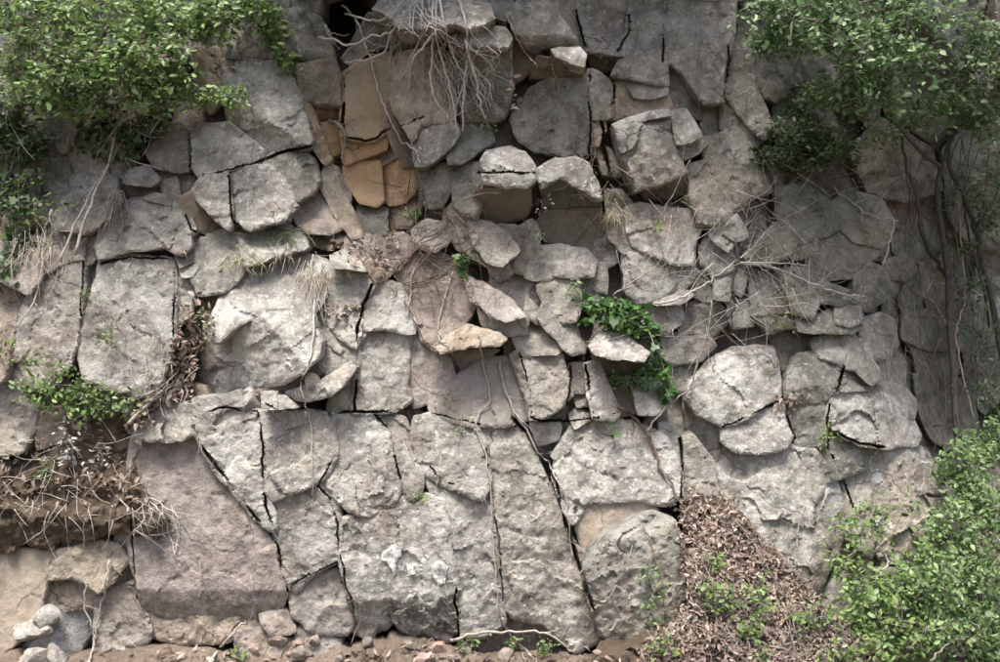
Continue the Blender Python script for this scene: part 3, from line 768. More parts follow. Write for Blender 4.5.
for i, (nm, lab, cat, poly, pl, fac, mt) in enumerate(SOILS):
    P = parse(poly); c = np.mean(P, 0)
    me = rock_mesh(nm, P, -1, 0, 0, (), step=3.2, rough=1.6, roll=6, drop=.02, thick=.4, seed=900 + i, gap=-1.5, ragged=5, cells=(30, 9),
                   base=lambda u, v: macro(u, v) + 1 + np.min([q[2] + ((u - q[0]) * q[3] + (v - q[1]) * q[4]) * PX for q in [pl] + fac], 0) + .07 * fbm(u / 20, v / 20, 77 + i, 5, .6))
    o = link(nm, me, None, mt); centre(o, me); tag(o, lab, cat, kind="structure")

# ------------------------------------------------------------------ smaller rock between and beyond them
def clip_cell(p, others, r):
    P = [(p[0] - r, p[1] - r), (p[0] + r, p[1] - r), (p[0] + r, p[1] + r), (p[0] - r, p[1] + r)]
    for q in others:
        mx, my = (p[0] + q[0]) / 2, (p[1] + q[1]) / 2; nx, ny = q[0] - p[0], q[1] - p[1]
        out = []
        for i in range(len(P)):
            a, b = P[i], P[(i + 1) % len(P)]
            da = (a[0] - mx) * nx + (a[1] - my) * ny; db = (b[0] - mx) * nx + (b[1] - my) * ny
            if da <= 0: out.append(a)
            if (da < 0) != (db < 0):
                t = da / (da - db); out.append((a[0] + (b[0] - a[0]) * t, a[1] + (b[1] - a[1]) * t))
        P = out
        if len(P) < 3: return None
    return P
def fill(cell, lim, keep_out, seed):
    r = np.random.default_rng(seed); pts = []
    for y in np.arange(lim[1], lim[3], cell * .85):
        for x in np.arange(lim[0], lim[2], cell):
            pts.append((x + r.uniform(-.42, .42) * cell, y + r.uniform(-.42, .42) * cell))
    A = np.array(pts); res = []
    for i, p in enumerate(pts):
        d = np.hypot(A[:, 0] - p[0], A[:, 1] - p[1]); idx = np.argsort(d)[1:14]
        P = clip_cell(p, [pts[j] for j in idx], cell * 1.3)
        if P and len(P) > 2 and not keep_out(np.array(P)): res.append(P)
    return res
cover = np.zeros((400, 560), bool)
cu, cv = np.meshgrid(np.arange(560) * 2.5 - 200, np.arange(400) * 2.5 - 200)
for P in traced:
    cover |= in_poly(np.array(P), cu, cv)
deep = np.zeros(cover.shape, bool)
for b in BLK:
    if b[1] <= .04 or b[4] < 0 or b[3] < -.5: deep |= in_poly(np.array(b[5]), cu, cv)
def covered(P):
    m = in_poly(P, cu, cv); n = m.sum()
    return n < 8 or (cover & m).sum() / n > .80
def off_frame(P):
    c = P.mean(0); return not (c[0] < -25 or c[0] > 1025 or c[1] < -25)
def shear(P): return [(x * .72 + y * .20 + 60, y * 1.5 - x * .15 + 20) for x, y in P]
HOLE = np.array(parse("318,-40 376,-40 370,15 354,45 342,62 333,44 324,20"))
inner = fill(46, (-400, -200, 1300, 900), lambda P: (lambda Q: Q[:, 0].mean() < -10 or Q[:, 0].mean() > 1010 or Q[:, 1].mean() < -10 or Q[:, 1].mean() > 655 or covered(Q) or (in_poly(HOLE, cu, cv) & in_poly(Q, cu, cv)).sum() > 12)(np.array(shear(P))), 11)
inner = [shear(P) for P in inner]
inner.sort(key=lambda P: -np.ptp(np.array(P)[:, 0]) * np.ptp(np.array(P)[:, 1]))
room = 296 - len(blocks)
for i, P in enumerate(inner):
    c = np.mean(P, 0)
    right = c[0] > 735 and c[1] < 470
    col = random.choice('mmgd') if right else random.choice('gpgbd' if c[1] < 560 else 'prt')
    if 300 < c[0] < 425 and 60 < c[1] < 245: col = random.choice('oybb')
    if c[0] > 872 and 150 < c[1] < 470: col = random.choice('kkm')  # far right recess: its shade put in as darker rock colours
    dp = (deep & in_poly(np.array(P), cu, cv)).sum() > 6
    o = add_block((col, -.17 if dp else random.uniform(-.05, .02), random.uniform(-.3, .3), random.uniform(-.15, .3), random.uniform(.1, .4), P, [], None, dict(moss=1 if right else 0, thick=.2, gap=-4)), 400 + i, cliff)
    if i >= room: o["kind"] = "stuff"
outer = fill(90, (-480, -380, 1480, 740), off_frame, 12)
Vs, Fs = [], []
for i, P in enumerate(outer):
    me = rock_mesh("tmp", P, random.uniform(0, .16), random.uniform(-.3, .3), random.uniform(-.1, .4), (), step=11, cracks=False, seed=700 + i, base=lambda u, v: macro(np.clip(u, -150, 1150), np.clip(v, -150, 760)) - .25 * (np.maximum(0, -v - 150) / 100 + np.maximum(0, np.abs(u - 500) - 650) / 400), grid=False)
    n = len(Vs); Vs += [tuple(v.co) for v in me.vertices]; Fs += [tuple(n + k for k in p.vertices) for p in me.polygons]
    bpy.data.meshes.remove(me)
o = link("rock_blocks_beyond", mesh("rock_blocks_beyond", Vs, Fs, True, 38), cliff, ROCK); o.color = (.24, .22, .2, .4); o["kind"] = "stuff"

# white lichen crusts on the broad slab
slab = next(o for o in blocks if o.get("label", "").startswith("broad pale slab"))
for P in ("381,552 388,548 392,546 396,545 402,548 401,556 397,562 396,573 393,575 391,568 386,562 381,560", "432,566 437,561 443,562 449,567 446,574 445,582 440,585 434,580 431,573", "406,565 413,566 415,574 409,576"):
    poly = parse(P); c = np.mean(poly, 0); hs = surf(c[0], c[1], 3)
    me = rock_mesh("lichen_patch", poly, 0.006, 0, .06, (), step=1.6, rough=.35, roll=1.5, drop=.008, thick=.03, seed=95, gap=0, ragged=2.2, cracks=False, base=lambda u, v: np.array([surf(a, b, 1) for a, b in zip(u, v)]), grid=False)
    o = link("lichen_patch", me, None, None); centre(o, me); o.parent = slab; o.location = Vector(o.location) - slab.location
    lm, ns, ls = mat("white_lichen"); ns["Principled BSDF"].inputs["Roughness"].default_value = .95
    p = ns.new("ShaderNodeNewGeometry").outputs["Position"]
    ls.new(mix(ns, ls, ramp(ns, ls, noise(ns, ls, p, 60, 6, .7), .4, .62), (.36, .345, .32), (.74, .73, .70)), ns["Principled BSDF"].inputs["Base Color"])
    me.materials.append(lm)

# ------------------------------------------------------------------ plants, roots, loose stones
def wp(u, v, h): return unproj(np.array([u], float), np.array([v], float), np.array([h], float))[0]
def on(u, v, lift=0.0, r=1): return wp(u, v, surf(u, v, r) + lift)
def mac(u, v): return float(macro(np.array([float(u)]), np.array([float(v)]))[0])

def spline(P, n=6):
    P = np.array(P, float)
    if len(P) < 3: return np.array([P[0] + (P[-1] - P[0]) * t for t in np.linspace(0, 1, n)])
    Q = np.vstack([2 * P[0] - P[1], P, 2 * P[-1] - P[-2]]); out = []
    for i in range(1, len(Q) - 2):
        a, b, c, d = Q[i - 1:i + 3]
        for t in np.arange(n) / n:
            out.append(.5 * (2 * b + (c - a) * t + (2 * a - 5 * b + 4 * c - d) * t * t + (3 * b - a - 3 * c + d) * t ** 3))
    out.append(P[-1]); return np.array(out)
class Tubes:
    def __init__(s): s.V, s.F = [], []
    def add(s, P, r0, r1, k=5):
        P = np.array(P); n = len(P); T = np.gradient(P, axis=0); T /= np.linalg.norm(T, axis=1)[:, None] + 1e-9
        ref = np.array([.3, -.8, .52]); A = np.cross(T, ref); A /= np.linalg.norm(A, axis=1)[:, None] + 1e-9; Bn = np.cross(T, A)
        o = len(s.V)
        for i in range(n):
            r = r0 + (r1 - r0) * i / max(1, n - 1)
            for j in range(k):
                a = 2 * math.pi * j / k; s.V.append(P[i] + r * (math.cos(a) * A[i] + math.sin(a) * Bn[i]))
        for i in range(n - 1):
            for j in range(k):
                s.F.append((o + i * k + j, o + i * k + (j + 1) % k, o + (i + 1) * k + (j + 1) % k, o + (i + 1) * k + j))
        s.F.append(tuple(o + j for j in range(k))[::-1]); s.F.append(tuple(o + (n - 1) * k + j for j in range(k)))
    def build(s, name, m, parent=None):
        me = mesh(name, np.array(s.V), s.F, True); o = link(name, me, parent, m)
        if parent is None: centre(o, me)
        else: o.location = -Vector(parent.location)
        return o

OVAL = (np.array([(0, 0, 0), (.3, .42, .10), (.3, -.42, .10), (.5, 0, 0), (.72, .34, .05), (.72, -.34, .05), (1, 0, -.12)]),
        [(0, 3, 1), (0, 2, 3), (1, 3, 4), (2, 5, 3), (3, 6, 4), (3, 5, 6)])
IVY = (np.array([(0, 0, 0), (-.18, .42, .05), (.30, .62, .0), (.48, .30, .06), (1, 0, -.12), (.48, -.30, .06), (.30, -.62, .0), (-.18, -.42, .05), (.35, 0, .0)]),
       [(8, 0, 7), (8, 7, 6), (8, 6, 5), (8, 5, 4), (8, 4, 3), (8, 3, 2), (8, 2, 1), (8, 1, 0)])
BLADE = (np.array([(0, .5, 0), (0, -.5, 0), (.45, .42, .12), (.45, -.42, .12), (.8, .22, .08), (.8, -.22, .08), (1, 0, -.05)]), [(0, 1, 3, 2), (2, 3, 5, 4), (4, 5, 6)])
def leaves(name, C, Nn, Dd, L, W, T, shape, material, parent=None, curl=0.):
    C = np.array(C, float); n = len(C)
    Nn = np.array(Nn, float); Nn /= np.linalg.norm(Nn, axis=1)[:, None] + 1e-9
    Dd = np.array(Dd, float); Dd = Dd - Nn * np.sum(Dd * Nn, 1)[:, None]; Dd /= np.linalg.norm(Dd, axis=1)[:, None] + 1e-9
    S = np.cross(Nn, Dd); tv, tf = shape; k = len(tv)
    L = np.broadcast_to(L, n); W = np.broadcast_to(W, n)
    cz = rng.uniform(-1, 1.6, n) * (1 + curl)
    V = C[:, None] + Dd[:, None] * (tv[None, :, 0:1] * L[:, None, None]) + S[:, None] * (tv[None, :, 1:2] * W[:, None, None]) + Nn[:, None] * (tv[None, :, 2:3] * (L * cz)[:, None, None])
    F_ = [tuple(i * k + a for a in f) for i in range(n) for f in tf]
    me = mesh(name, V.reshape(-1, 3), F_, True)
    at = me.attributes.new("tint", 'FLOAT_COLOR', 'POINT')
    col = np.ones((n * k, 4)); col[:, :3] = np.repeat(np.array(T), k, 0); at.data.foreach_set("color", col.ravel())
    o = link(name, me, parent, material)
    if parent is not None: o.location = -Vector(parent.location)
    else: centre(o, me)
    return o
PAL = dict(bright=[(.155, .225, .075), (.11, .17, .055), (.205, .265, .105), (.07, .12, .04), (.30, .34, .20), (.20, .23, .09)],
           dark=[(.045, .085, .03), (.06, .105, .035), (.035, .07, .025), (.085, .13, .045)],
           fresh=[(.15, .21, .085), (.10, .155, .06), (.21, .26, .13), (.07, .115, .045), (.28, .31, .19)],
           grey=[(.14, .20, .095), (.10, .155, .07), (.19, .245, .14), (.065, .115, .05), (.28, .32, .22)],
           lime=[(.17, .24, .055), (.13, .20, .05), (.23, .27, .07)],
           ivy=[(.055, .115, .04), (.08, .15, .05), (.045, .09, .035), (.12, .19, .06)],
           litter=[(.32, .25, .20), (.24, .185, .145), (.38, .30, .25), (.13, .095, .075), (.50, .42, .36), (.26, .18, .14), (.17, .13, .10)],
           silver=[(.42, .42, .40), (.28, .28, .26), (.5, .5, .48)],
           olive=[(.14, .15, .06), (.11, .13, .05), (.19, .17, .08), (.08, .11, .04)])
def tints(pal, n):
    P = np.array(PAL[pal]); a = P[rng.integers(0, len(P), n)]; b = P[rng.integers(0, len(P), n)]
    return (a + (b - a) * rng.uniform(0, .5, (n, 1))) * rng.uniform(.75, 1.3, (n, 1)) * (1.0 if pal in ('litter', 'straw', 'silver', 'dark') else np.array([.90, 1.06, .80]))

def shrub(name, label, cat, root, blobs, size, pal, wood, shape=OVAL, per=11, spread=.055, rstem=.012, group=None, limbs=(), twig=.0022, limb_mat=None, up=.75, aspect=.62, dens=1.):
    """root (u,v,lift over rock); blobs (u, v, metres in front of the cliff, half width px, half height px, half depth m, twigs)"""
    rp = on(root[0], root[1], root[2]); t = empty(name, rp); tag(t, label, cat, group)
    C, Nn, Dd, tw = [], [], [], Tubes()
    for lp in limbs:
        tb = Tubes(); pts = spline([wp(a, b, mac(a, b) + h) for a, b, h in lp[0]], 5); pts = pts + rng.normal(0, .004, pts.shape)
        tb.add(pts, lp[1], lp[2], 7); lo_ = tb.build(lp[3] if len(lp) > 3 else "branch", limb_mat or wood, t)
        if len(lp) > 3: trunk = lo_
        else: lo_.parent = trunk; lo_.location = (0, 0, 0)
    for (u, v, h, ru, rv, rh, nt) in blobs:
        c = wp(u, v, mac(u, v) + h); ax = np.array([ru * PX, rh, rv * PX])
        if not limbs:
            tb = Tubes(); mid_ = rp + (c - rp) * .5 + rng.normal(0, .04, 3); tb.add(spline([rp, mid_, c], 6), rstem, rstem * .35, 5); tb.build("branch", wood, t)
        ax = ax * (1.18 if nt > 14 else 1.); nd = max(2, nt // 8); hubs = c + rng.normal(0, .5, (nd, 3)) * ax
        for hb in hubs:
            m_ = (c + hb) / 2 + rng.normal(0, .02, 3); tw.add(spline([c, m_, hb], 3), twig * 1.8, twig * 1.2, 4)
        for i in range(nt):
            d = rng.normal(0, 1, 3); d /= np.linalg.norm(d); e = c + d * ax * rng.uniform(.25, 1.12) ** .7
            hb = hubs[np.argmin(np.linalg.norm(hubs - e, axis=1))]
            m_ = hb + (e - hb) * .55 + rng.normal(0, .015, 3); seg = spline([hb, m_, e], 3); tw.add(seg, twig, twig * .5, 3)
            out = e - hb; out /= np.linalg.norm(out) + 1e-9
            k = max(3, int(per * dens * rng.uniform(.6, 1.4)))
            s_ = rng.uniform(0, 1, k); base_ = hb + (e - hb) * (.35 + .7 * s_)[:, None]
            C.append(base_ + rng.normal(0, spread * .6, (k, 3)))
            nn = rng.normal(0, .55, (k, 3)); nn[:, 2] += up; nn[:, 1] -= .45; Nn.append(nn)
            Dd.append(out + rng.normal(0, .8, (k, 3)) + np.array([0, -.2, -.25]))
    C, Nn, Dd = np.vstack(C), np.vstack(Nn), np.vstack(Dd); n = len(C)
    L = size * rng.uniform(.45, 1.45, n)
    o = tw.build("twigs", wood, t); o["kind"] = "stuff"
    leaves("crown", C, Nn, Dd, L, L * aspect, tints(pal, n), shape, LEAF, t)
    return t

# ---- shrubs
shrub("spreading_shrub", "bright green leafy shrub spilling over the rock at the upper left corner", "shrub", (70, 20, .0),
      [(40, 20, .40, 60, 35, .25, 95), (105, 25, .45, 60, 35, .25, 110), (70, 78, .50, 45, 24, .2, 75), (115, 68, .50, 45, 28, .22, 85), (155, 60, .42, 40, 26, .22, 70),
       (20, 70, .3, 25, 35, .2, 36), (150, 102, .35, 34, 16, .15, 36), (75, 105, .4, 40, 12, .15, 34), (30, 100, .35, 24, 14, .15, 22), (60, -60, .15, 90, 30, .2, 60), (-70, 10, .2, 60, 60, .3, 60)],
      .041, 'bright', TWIG, per=12, rstem=.014, dens=.95)
shrub("leafy_shrub", "green shrub hanging beside the dark hollow at the top", "shrub", (215, -5, .0),
      [(175, 15, .35, 40, 25, .2, 62), (215, 18, .32, 32, 20, .16, 46), (250, 8, .3, 25, 16, .14, 32), (272, 30, .22, 10, 22, .08, 20), (285, 62, .2, 6, 12, .05, 8), (200, -60, .15, 70, 28, .2, 40)],
      .044, 'bright', TWIG, per=10, dens=1.15)
shrub("drooping_branch", "leafy branch drooping in front of the small brown block", "shrub", (190, 80, .05),
      [(205, 98, .30, 20, 7, .08, 20), (232, 98, .32, 14, 8, .07, 16), (185, 88, .28, 16, 10, .1, 16)], .038, 'bright', TWIG, per=8, rstem=.006)
shrub("hanging_ivy", "dark ivy hanging down the left edge under the bright shrub", "ivy", (20, 120, .02),
      [(20, 235, .12, 14, 14, .06, 9), (6, 270, .12, 10, 20, .06, 9), (12, 125, .15, 22, 22, .08, 26), (12, 165, .14, 22, 26, .08, 28), (35, 150, .14, 16, 22, .07, 16), (15, 205, .14, 18, 14, .07, 14), (48, 75, .2, 20, 18, .08, 20)],
      .042, 'dark', TWIG, IVY, per=7, rstem=.006, aspect=.8)
shrub("ivy_patch", "ivy leaves clinging below the bright shrub above the domed block", "ivy", (110, 135, .02),
      [(100, 128, .16, 24, 10, .06, 20), (135, 130, .16, 22, 11, .06, 22), (128, 155, .12, 13, 10, .05, 10), (155, 118, .15, 16, 8, .05, 12), (88, 148, .12, 12, 9, .05, 8)],
      .042, 'dark', TWIG, IVY, per=6, rstem=.005, aspect=.8)
shrub("trailing_creeper", "thin creeper with green leaves among dry stems above the domed block", "creeper", (60, 190, .02),
      [(62, 205, .12, 18, 10, .05, 10), (40, 215, .12, 16, 14, .06, 12), (30, 180, .12, 14, 14, .06, 10)], .034, 'bright', TWIG, per=5, rstem=.004)
# unseen shrubs above the picture, placed to shade the upper cliff
for k, (lab, bl) in enumerate([("unseen shrub added above the top ledge and its pale hanging roots to shade the cliff", [(420, -75, .45, 60, 28, .3, 90), (500, -70, .4, 50, 28, .3, 80), (450, -120, .8, 80, 30, .35, 90)]),
        ("unseen shrub added above the tall grey slab to shade the cliff", [(600, -80, .4, 60, 26, .3, 90), (680, -80, .4, 60, 28, .3, 90), (640, -130, .8, 90, 32, .35, 100)]),
        ("unseen shrub added above the dark hollow to shade the cliff", [(300, -80, .4, 60, 26, .3, 80), (350, -120, .7, 70, 30, .35, 80)]),
        ("unseen shrub added above the young tree to shade the cliff", [(780, -80, .45, 60, 28, .3, 90), (900, -110, .6, 70, 34, .35, 100), (1000, -100, .6, 70, 34, .35, 90)])]):
    shrub("cliff_top_shade_shrub", lab, "shrub", (bl[0][0], -90, 0), bl, .055, 'dark', TWIG, per=11, dens=1.3)
# right hand tree and undergrowth
shrub("oak_sapling", "dark stemmed young tree with grey green leaves over the upper right cliff", "tree", (966, 530, .05),
      [(795, 14, .85, 52, 24, .22, 85), (850, 46, .95, 50, 30, .25, 100), (875, 92, .9, 42, 20, .22, 64), (905, 62, .95, 38, 30, .25, 66), (850, 5, .9, 60, 22, .25, 66),
       (775, 40, .7, 30, 13, .15, 26), (832, 86, .8, 26, 14, .15, 22), (930, 20, .9, 30, 20, .2, 30), (880, -60, .7, 90, 36, .35, 90)],
      .042, 'grey', TWIG, per=11, limb_mat=BARK, dens=1.0,
      limbs=[([(966, 540, .3), (958, 440, .3), (950, 330, .34), (946, 262, .38), (938, 200, .45), (941, 168, .48)], .026, .019, "trunk"),
             ([(941, 168, .48), (920, 150, .6), (892, 118, .72), (876, 95, .8), (862, 60, .9), (840, 20, .9), (820, -60, .8)], .016, .006),
             ([(941, 168, .48), (948, 146, .5), (957, 130, .5), (973, 114, .5), (1000, 104, .5)], .015, .006),
             ([(876, 95, .8), (900, 60, .9), (912, 5, .9), (930, -70, .9)], .009, .005), ([(862, 60, .9), (820, 30, .87), (790, 15, .85)], .007, .003)])
shrub("slender_tree", "slender leaning tree with dark leaves at the right edge of the cliff", "tree", (1000, 330, .05),
      [(975, 70, .8, 28, 28, .25, 52), (990, 30, .8, 30, 30, .25, 50), (985, 120, .75, 25, 24, .2, 38), (955, 100, .75, 24, 18, .2, 30), (930, 110, .7, 24, 14, .15, 24), (1010, 180, .7, 24, 40, .2, 26), (1060, 40, .8, 60, 70, .4, 80), (1080, 160, .8, 50, 60, .4, 50)],
      .042, 'grey', TWIG, per=10, limb_mat=BARK, dens=1.0,
      limbs=[([(1012, 480, .35), (1006, 380, .33), (990, 295, .35), (982, 265, .38), (975, 228, .42), (962, 192, .45), (948, 160, .45), (955, 100, .45), (985, 15, .5), (1000, -60, .7)], .024, .008, "trunk"),
             ([(975, 228, .42), (1000, 190, .42), (1040, 120, .6)], .010, .005)])
shrub("leaning_sapling", "thin leaning sapling left of the forked dark stem", "tree", (950, 275, .03),
      [(905, 120, .35, 24, 20, .15, 20), (880, 140, .3, 22, 12, .12, 14)], .036, 'grey', TWIG, per=8, limb_mat=BARK,
      limbs=[([(948, 276, .15), (936, 260, .2), (923, 236, .24), (916, 196, .28), (906, 165, .3), (900, 120, .34)], .019, .009, "trunk")])
shrub("thin_stem", "thin dark stem with few leaves crossing the gully on the right", "tree", (985, 300, .03),
      [(975, 200, .3, 16, 14, .1, 8), (985, 225, .3, 10, 12, .1, 6)], .036, 'dark', TWIG, per=5, limb_mat=BARK,
      limbs=[([(990, 330, .15), (982, 284, .25), (972, 250, .3), (965, 212, .32), (966, 195, .34), (980, 180, .36)], .010, .006, "trunk")])
shrub("dark_undergrowth", "dark green undergrowth on the ledge below the upper right branches", "shrub", (800, 170, .02),
      [(785, 140, .22, 24, 14, .12, 30), (815, 128, .25, 22, 14, .12, 26), (838, 150, .22, 24, 15, .12, 30), (770, 158, .2, 18, 12, .1, 18), (815, 160, .22, 26, 12, .12, 26), (822, 92, .22, 22, 13, .1, 18), (800, 105, .22, 12, 10, .1, 10)],
      .036, 'dark', TWIG, per=9, rstem=.006, dens=1.5)
shrub("small_leaved_bush", "dense small leaved green bush filling the lower right corner", "bush", (990, 640, .1),
      [(965, 465, .55, 25, 25, .2, 60), (990, 445, .6, 20, 25, .2, 40), (985, 510, .65, 26, 32, .25, 90), (950, 530, .55, 24, 26, .2, 60), (985, 575, .75, 30, 35, .25, 100), (940, 585, .65, 32, 26, .2, 80), (955, 630, .75, 40, 28, .22, 110), (1000, 640, .8, 30, 40, .25, 80), (1050, 560, .8, 40, 80, .4, 90)],
      .036, 'fresh', TWIG, per=13, spread=.05, rstem=.010, dens=.85)
shrub("low_bush", "low bright green bush in front of the lichened block at the lower right", "bush", (890, 640, .1),
      [(875, 620, .55, 30, 22, .15, 60), (905, 590, .55, 28, 20, .15, 55), (860, 590, .4, 22, 18, .12, 34), (915, 640, .65, 34, 20, .18, 60), (925, 560, .5, 20, 16, .12, 30), (845, 560, .3, 14, 16, .08, 14), (870, 655, .65, 24, 14, .12, 30)],
      .036, 'bright', TWIG, per=9, spread=.06, rstem=.007, dens=.95)
shrub("clinging_creeper", "light green creeper clinging to the lichened block at the right", "creeper", (860, 560, .02),
      [(845, 520, .24, 16, 10, .04, 12), (868, 510, .24, 20, 8, .04, 14), (880, 530, .26, 16, 10, .04, 12), (855, 540, .22, 14, 10, .04, 10), (905, 505, .26, 14, 8, .04, 6)], .034, 'bright', TWIG, per=5, rstem=.004)
shrub("right_edge_creeper", "creeper with round leaves hanging at the right edge", "creeper", (975, 360, .05),
      [(972, 290, .5, 16, 24, .12, 16), (980, 340, .5, 16, 26, .12, 18), (985, 395, .55, 18, 26, .14, 24), (965, 250, .5, 12, 18, .1, 10), (985, 220, .5, 18, 26, .14, 18), (950, 200, .5, 16, 16, .12, 12)], .036, 'dark', TWIG, per=6, rstem=.004)
# middle of the cliff
shrub("ivy_clump", "fresh ivy clump growing above the pale wedge block", "ivy", (610, 318, .0),
      [(600, 310, .2, 18, 12, .07, 26), (625, 315, .22, 18, 13, .07, 26), (642, 330, .22, 14, 10, .06, 18), (615, 325, .24, 14, 8, .05, 14)], .046, 'ivy', TWIG, IVY, per=6, rstem=.005, aspect=.8)
shrub("trailing_ivy", "ivy strand trailing down beside the pale wedge block", "ivy", (655, 352, .02),
      [(657, 362, .22, 7, 9, .04, 9), (663, 378, .22, 8, 8, .04, 8), (668, 390, .2, 8, 6, .04, 6), (655, 352, .22, 6, 5, .03, 4)], .042, 'ivy', TWIG, IVY, per=5, rstem=.003, aspect=.8)
shrub("young_ivy", "small ivy sprig below the pale wedge block", "ivy", (632, 390, .02),
      [(632, 382, .18, 11, 8, .04, 9), (618, 378, .16, 8, 4, .03, 4)], .042, 'ivy', TWIG, IVY, per=5, rstem=.003, aspect=.8)
def sprig(label, u, v, du, dv, nt, size, pal, cat="plant", shape=OVAL, lift=.06, per=5, name="small_plant", **kw):
    return shrub(name, label, cat, (u, v + dv * .7, .0), [(u, v, surf(u, v, 2) - mac(u, v) + lift, du, dv, .035, nt)], size, pal, TWIG, shape, per, .035, rstem=.003, twig=.0015, **kw)
sprig("pale blue green sprig beside the ivy clump", 580, 288, 12, 14, 12, .024, 'grey')
sprig("ivy sprig on the reddish earthy face among roots", 463, 262, 9, 14, 10, .038, 'ivy', "ivy", IVY, aspect=.8)
sprig("yellow green sprig on the tall pale slab", 690, 198, 8, 6, 4, .036, 'lime', per=3)
sprig("tiny lime sprig with rounded leaves on the pale slab", 655, 230, 6, 7, 4, .030, 'lime', per=3)
sprig("bright lime weed rooted in the joint below the square dark block", 826, 435, 5, 14, 9, .026, 'lime', "weed")
sprig("cluster of green weeds on the mossy block at mid right", 782, 322, 10, 14, 12, .024, 'olive', "weed")
sprig("green moss and weeds under the dead twigs", 785, 298, 12, 8, 10, .020, 'olive', "weed")
sprig("small rosette in the crack of the middle lower slabs", 421, 497, 6, 4, 5, .022, 'lime', "weed")
sprig("ivy seedling on the lichen blotched slab", 612, 432, 7, 4, 4, .032, 'ivy', "ivy", IVY, per=3, aspect=.8)
sprig("weed trailing from the joint beside the smooth pinkish face", 447, 400, 8, 12, 10, .018, 'olive', "weed")
sprig("small weed below the dark notch", 462, 425, 6, 10, 6, .022, 'bright', "weed")
sprig("small leafy weed in the soil below the ochre hollow", 415, 213, 12, 7, 9, .028, 'bright', "weed")
sprig("leafy weed beside the soil chute roots", 392, 240, 8, 12, 8, .022, 'olive', "weed")
sprig("reddish leaved sprig below the pale cap block", 543, 205, 9, 16, 9, .024, 'litter')
sprig("grey green sprig under the reddish leaved sprig", 538, 240, 8, 12, 8, .022, 'grey')
sprig("small green sprig beside the hanging roots", 490, 122, 7, 9, 6, .030, 'bright', per=4)
sprig("green sprig at the edge of the big angular block", 300, 78, 7, 8, 6, .034, 'bright', per=4)
sprig("creeping plant with green leaves on the leaning grey pink slab", 52, 385, 30, 30, 70, .032, 'bright', per=6, lift=.08)
sprig("creeping plant with green leaves under the broad grey slab", 100, 402, 34, 18, 60, .030, 'bright', per=6, lift=.08)
sprig("silver leaved dry plant on the earth ledge", 68, 440, 18, 22, 16, .030, 'silver', lift=.08, per=5)
sprig("silver leaved dry tuft at the edge of the earth ledge", 100, 452, 12, 10, 8, .028, 'silver', lift=.08, per=5)
sprig("green weed above the silver leaved plant", 85, 300, 8, 16, 9, .028, 'bright', "weed", per=4)
sprig("green weed on the joint of the broad grey slab", 112, 335, 8, 18, 9, .026, 'bright', "weed", per=4)
sprig("green weed at the left edge above the tan slab", 5, 350, 10, 24, 12, .030, 'bright', "weed", per=4)
sprig("green weed on the earth ledge", 45, 470, 14, 10, 9, .026, 'bright', "weed", per=4)
sprig("weed in the litter gully beside the bulging block", 205, 322, 10, 18, 10, .022, 'olive', "weed", per=5)
sprig("pale sprig growing on the dark boulder", 652, 575, 16, 14, 12, .026, 'grey', per=4)
sprig("green climber with small leaves on the dark boulder", 655, 610, 14, 16, 12, .030, 'bright', per=4)
sprig("leafy weed at the foot of the dark boulder", 660, 645, 14, 12, 16, .028, 'bright', "weed")
for k, (u, v, du, dv, n, w) in enumerate([(715, 565, 12, 16, 14, "upper edge"), (725, 600, 18, 14, 20, "middle"), (760, 590, 12, 14, 12, "right flank"), (745, 625, 16, 10, 14, "lower part"), (765, 655, 14, 8, 10, "bottom"), (705, 590, 8, 8, 8, "left flank")]):
    sprig("green weed growing through dead leaves on the %s of the litter bank" % w, u, v, du, dv, n, .030, 'bright', "weed", lift=.05)
for k, (u, v, w) in enumerate([(515, 642, "long pinkish slab"), (545, 650, "crack at the slab end"), (240, 655, "reddish rubble"), (465, 642, "dark gap under the slabs")]):
    sprig("small green weed at the cliff foot by the %s" % w, u, v, 9, 6, 8, .026, 'bright', "weed", lift=.05)

def tuft(label, u, v, w, n, ln, pal, droop=.6, name="grass_tuft", lift=.01, width=.005, up=1.0, side=0.):
    n = int(n * .55); C, Nn, Dd = [], [], []
    for i in range(n):
        a, b = u + rng.normal(0, w), v + rng.normal(0, w * .25); C.append(on(a, b, lift))
        d = rng.normal(0, .45, 3) + np.array([side, -droop, up]); Dd.append(d); Nn.append(np.array([rng.normal(0, .3), -.5, .6]) + rng.normal(0, .2, 3))
    o = leaves(name, C, Nn, Dd, ln * rng.uniform(.5, 1.3, n), np.full(n, width), tints(pal, n), BLADE, LEAF, curl=1.2)
    return tag(o, label, "grass", kind="stuff")
PAL['straw'] = [(.40, .35, .24), (.30, .26, .17), (.22, .22, .10), (.46, .42, .32)]
tuft("short green grass on the pale ledge above the bulging block", 285, 240, 16, 130, .10, 'olive')
tuft("dry pale grass hanging over the top of the bulging slab", 255, 258, 22, 120, .13, 'straw', up=-.5)
tuft("dry grass on the earthy shelf at the left edge", 25, 225, 18, 150, .13, 'straw')
tuft("dry grass hanging down over the leaning slab", 40, 245, 20, 110, .16, 'straw', up=-.9)
tuft("dry grass in the joint beside the pale slab", 610, 215, 6, 110, .14, 'straw', up=-.7)
tuft("short dry grass below the arched block", 612, 200, 7, 60, .10, 'olive')
tuft("thin grass beside the weed in the litter gully", 190, 325, 8, 70, .12, 'straw')
tuft("green grass tuft beside the domed block", 238, 262, 5, 30, .12, 'bright')
tuft("matted dry roots hanging from the pale slab top", 320, 275, 8, 110, .17, 'straw', up=-1.3, droop=.15, width=.004)
tuft("dark needle like green tuft under the upper right branches", 815, 148, 22, 160, .10, 'dark', up=.2)
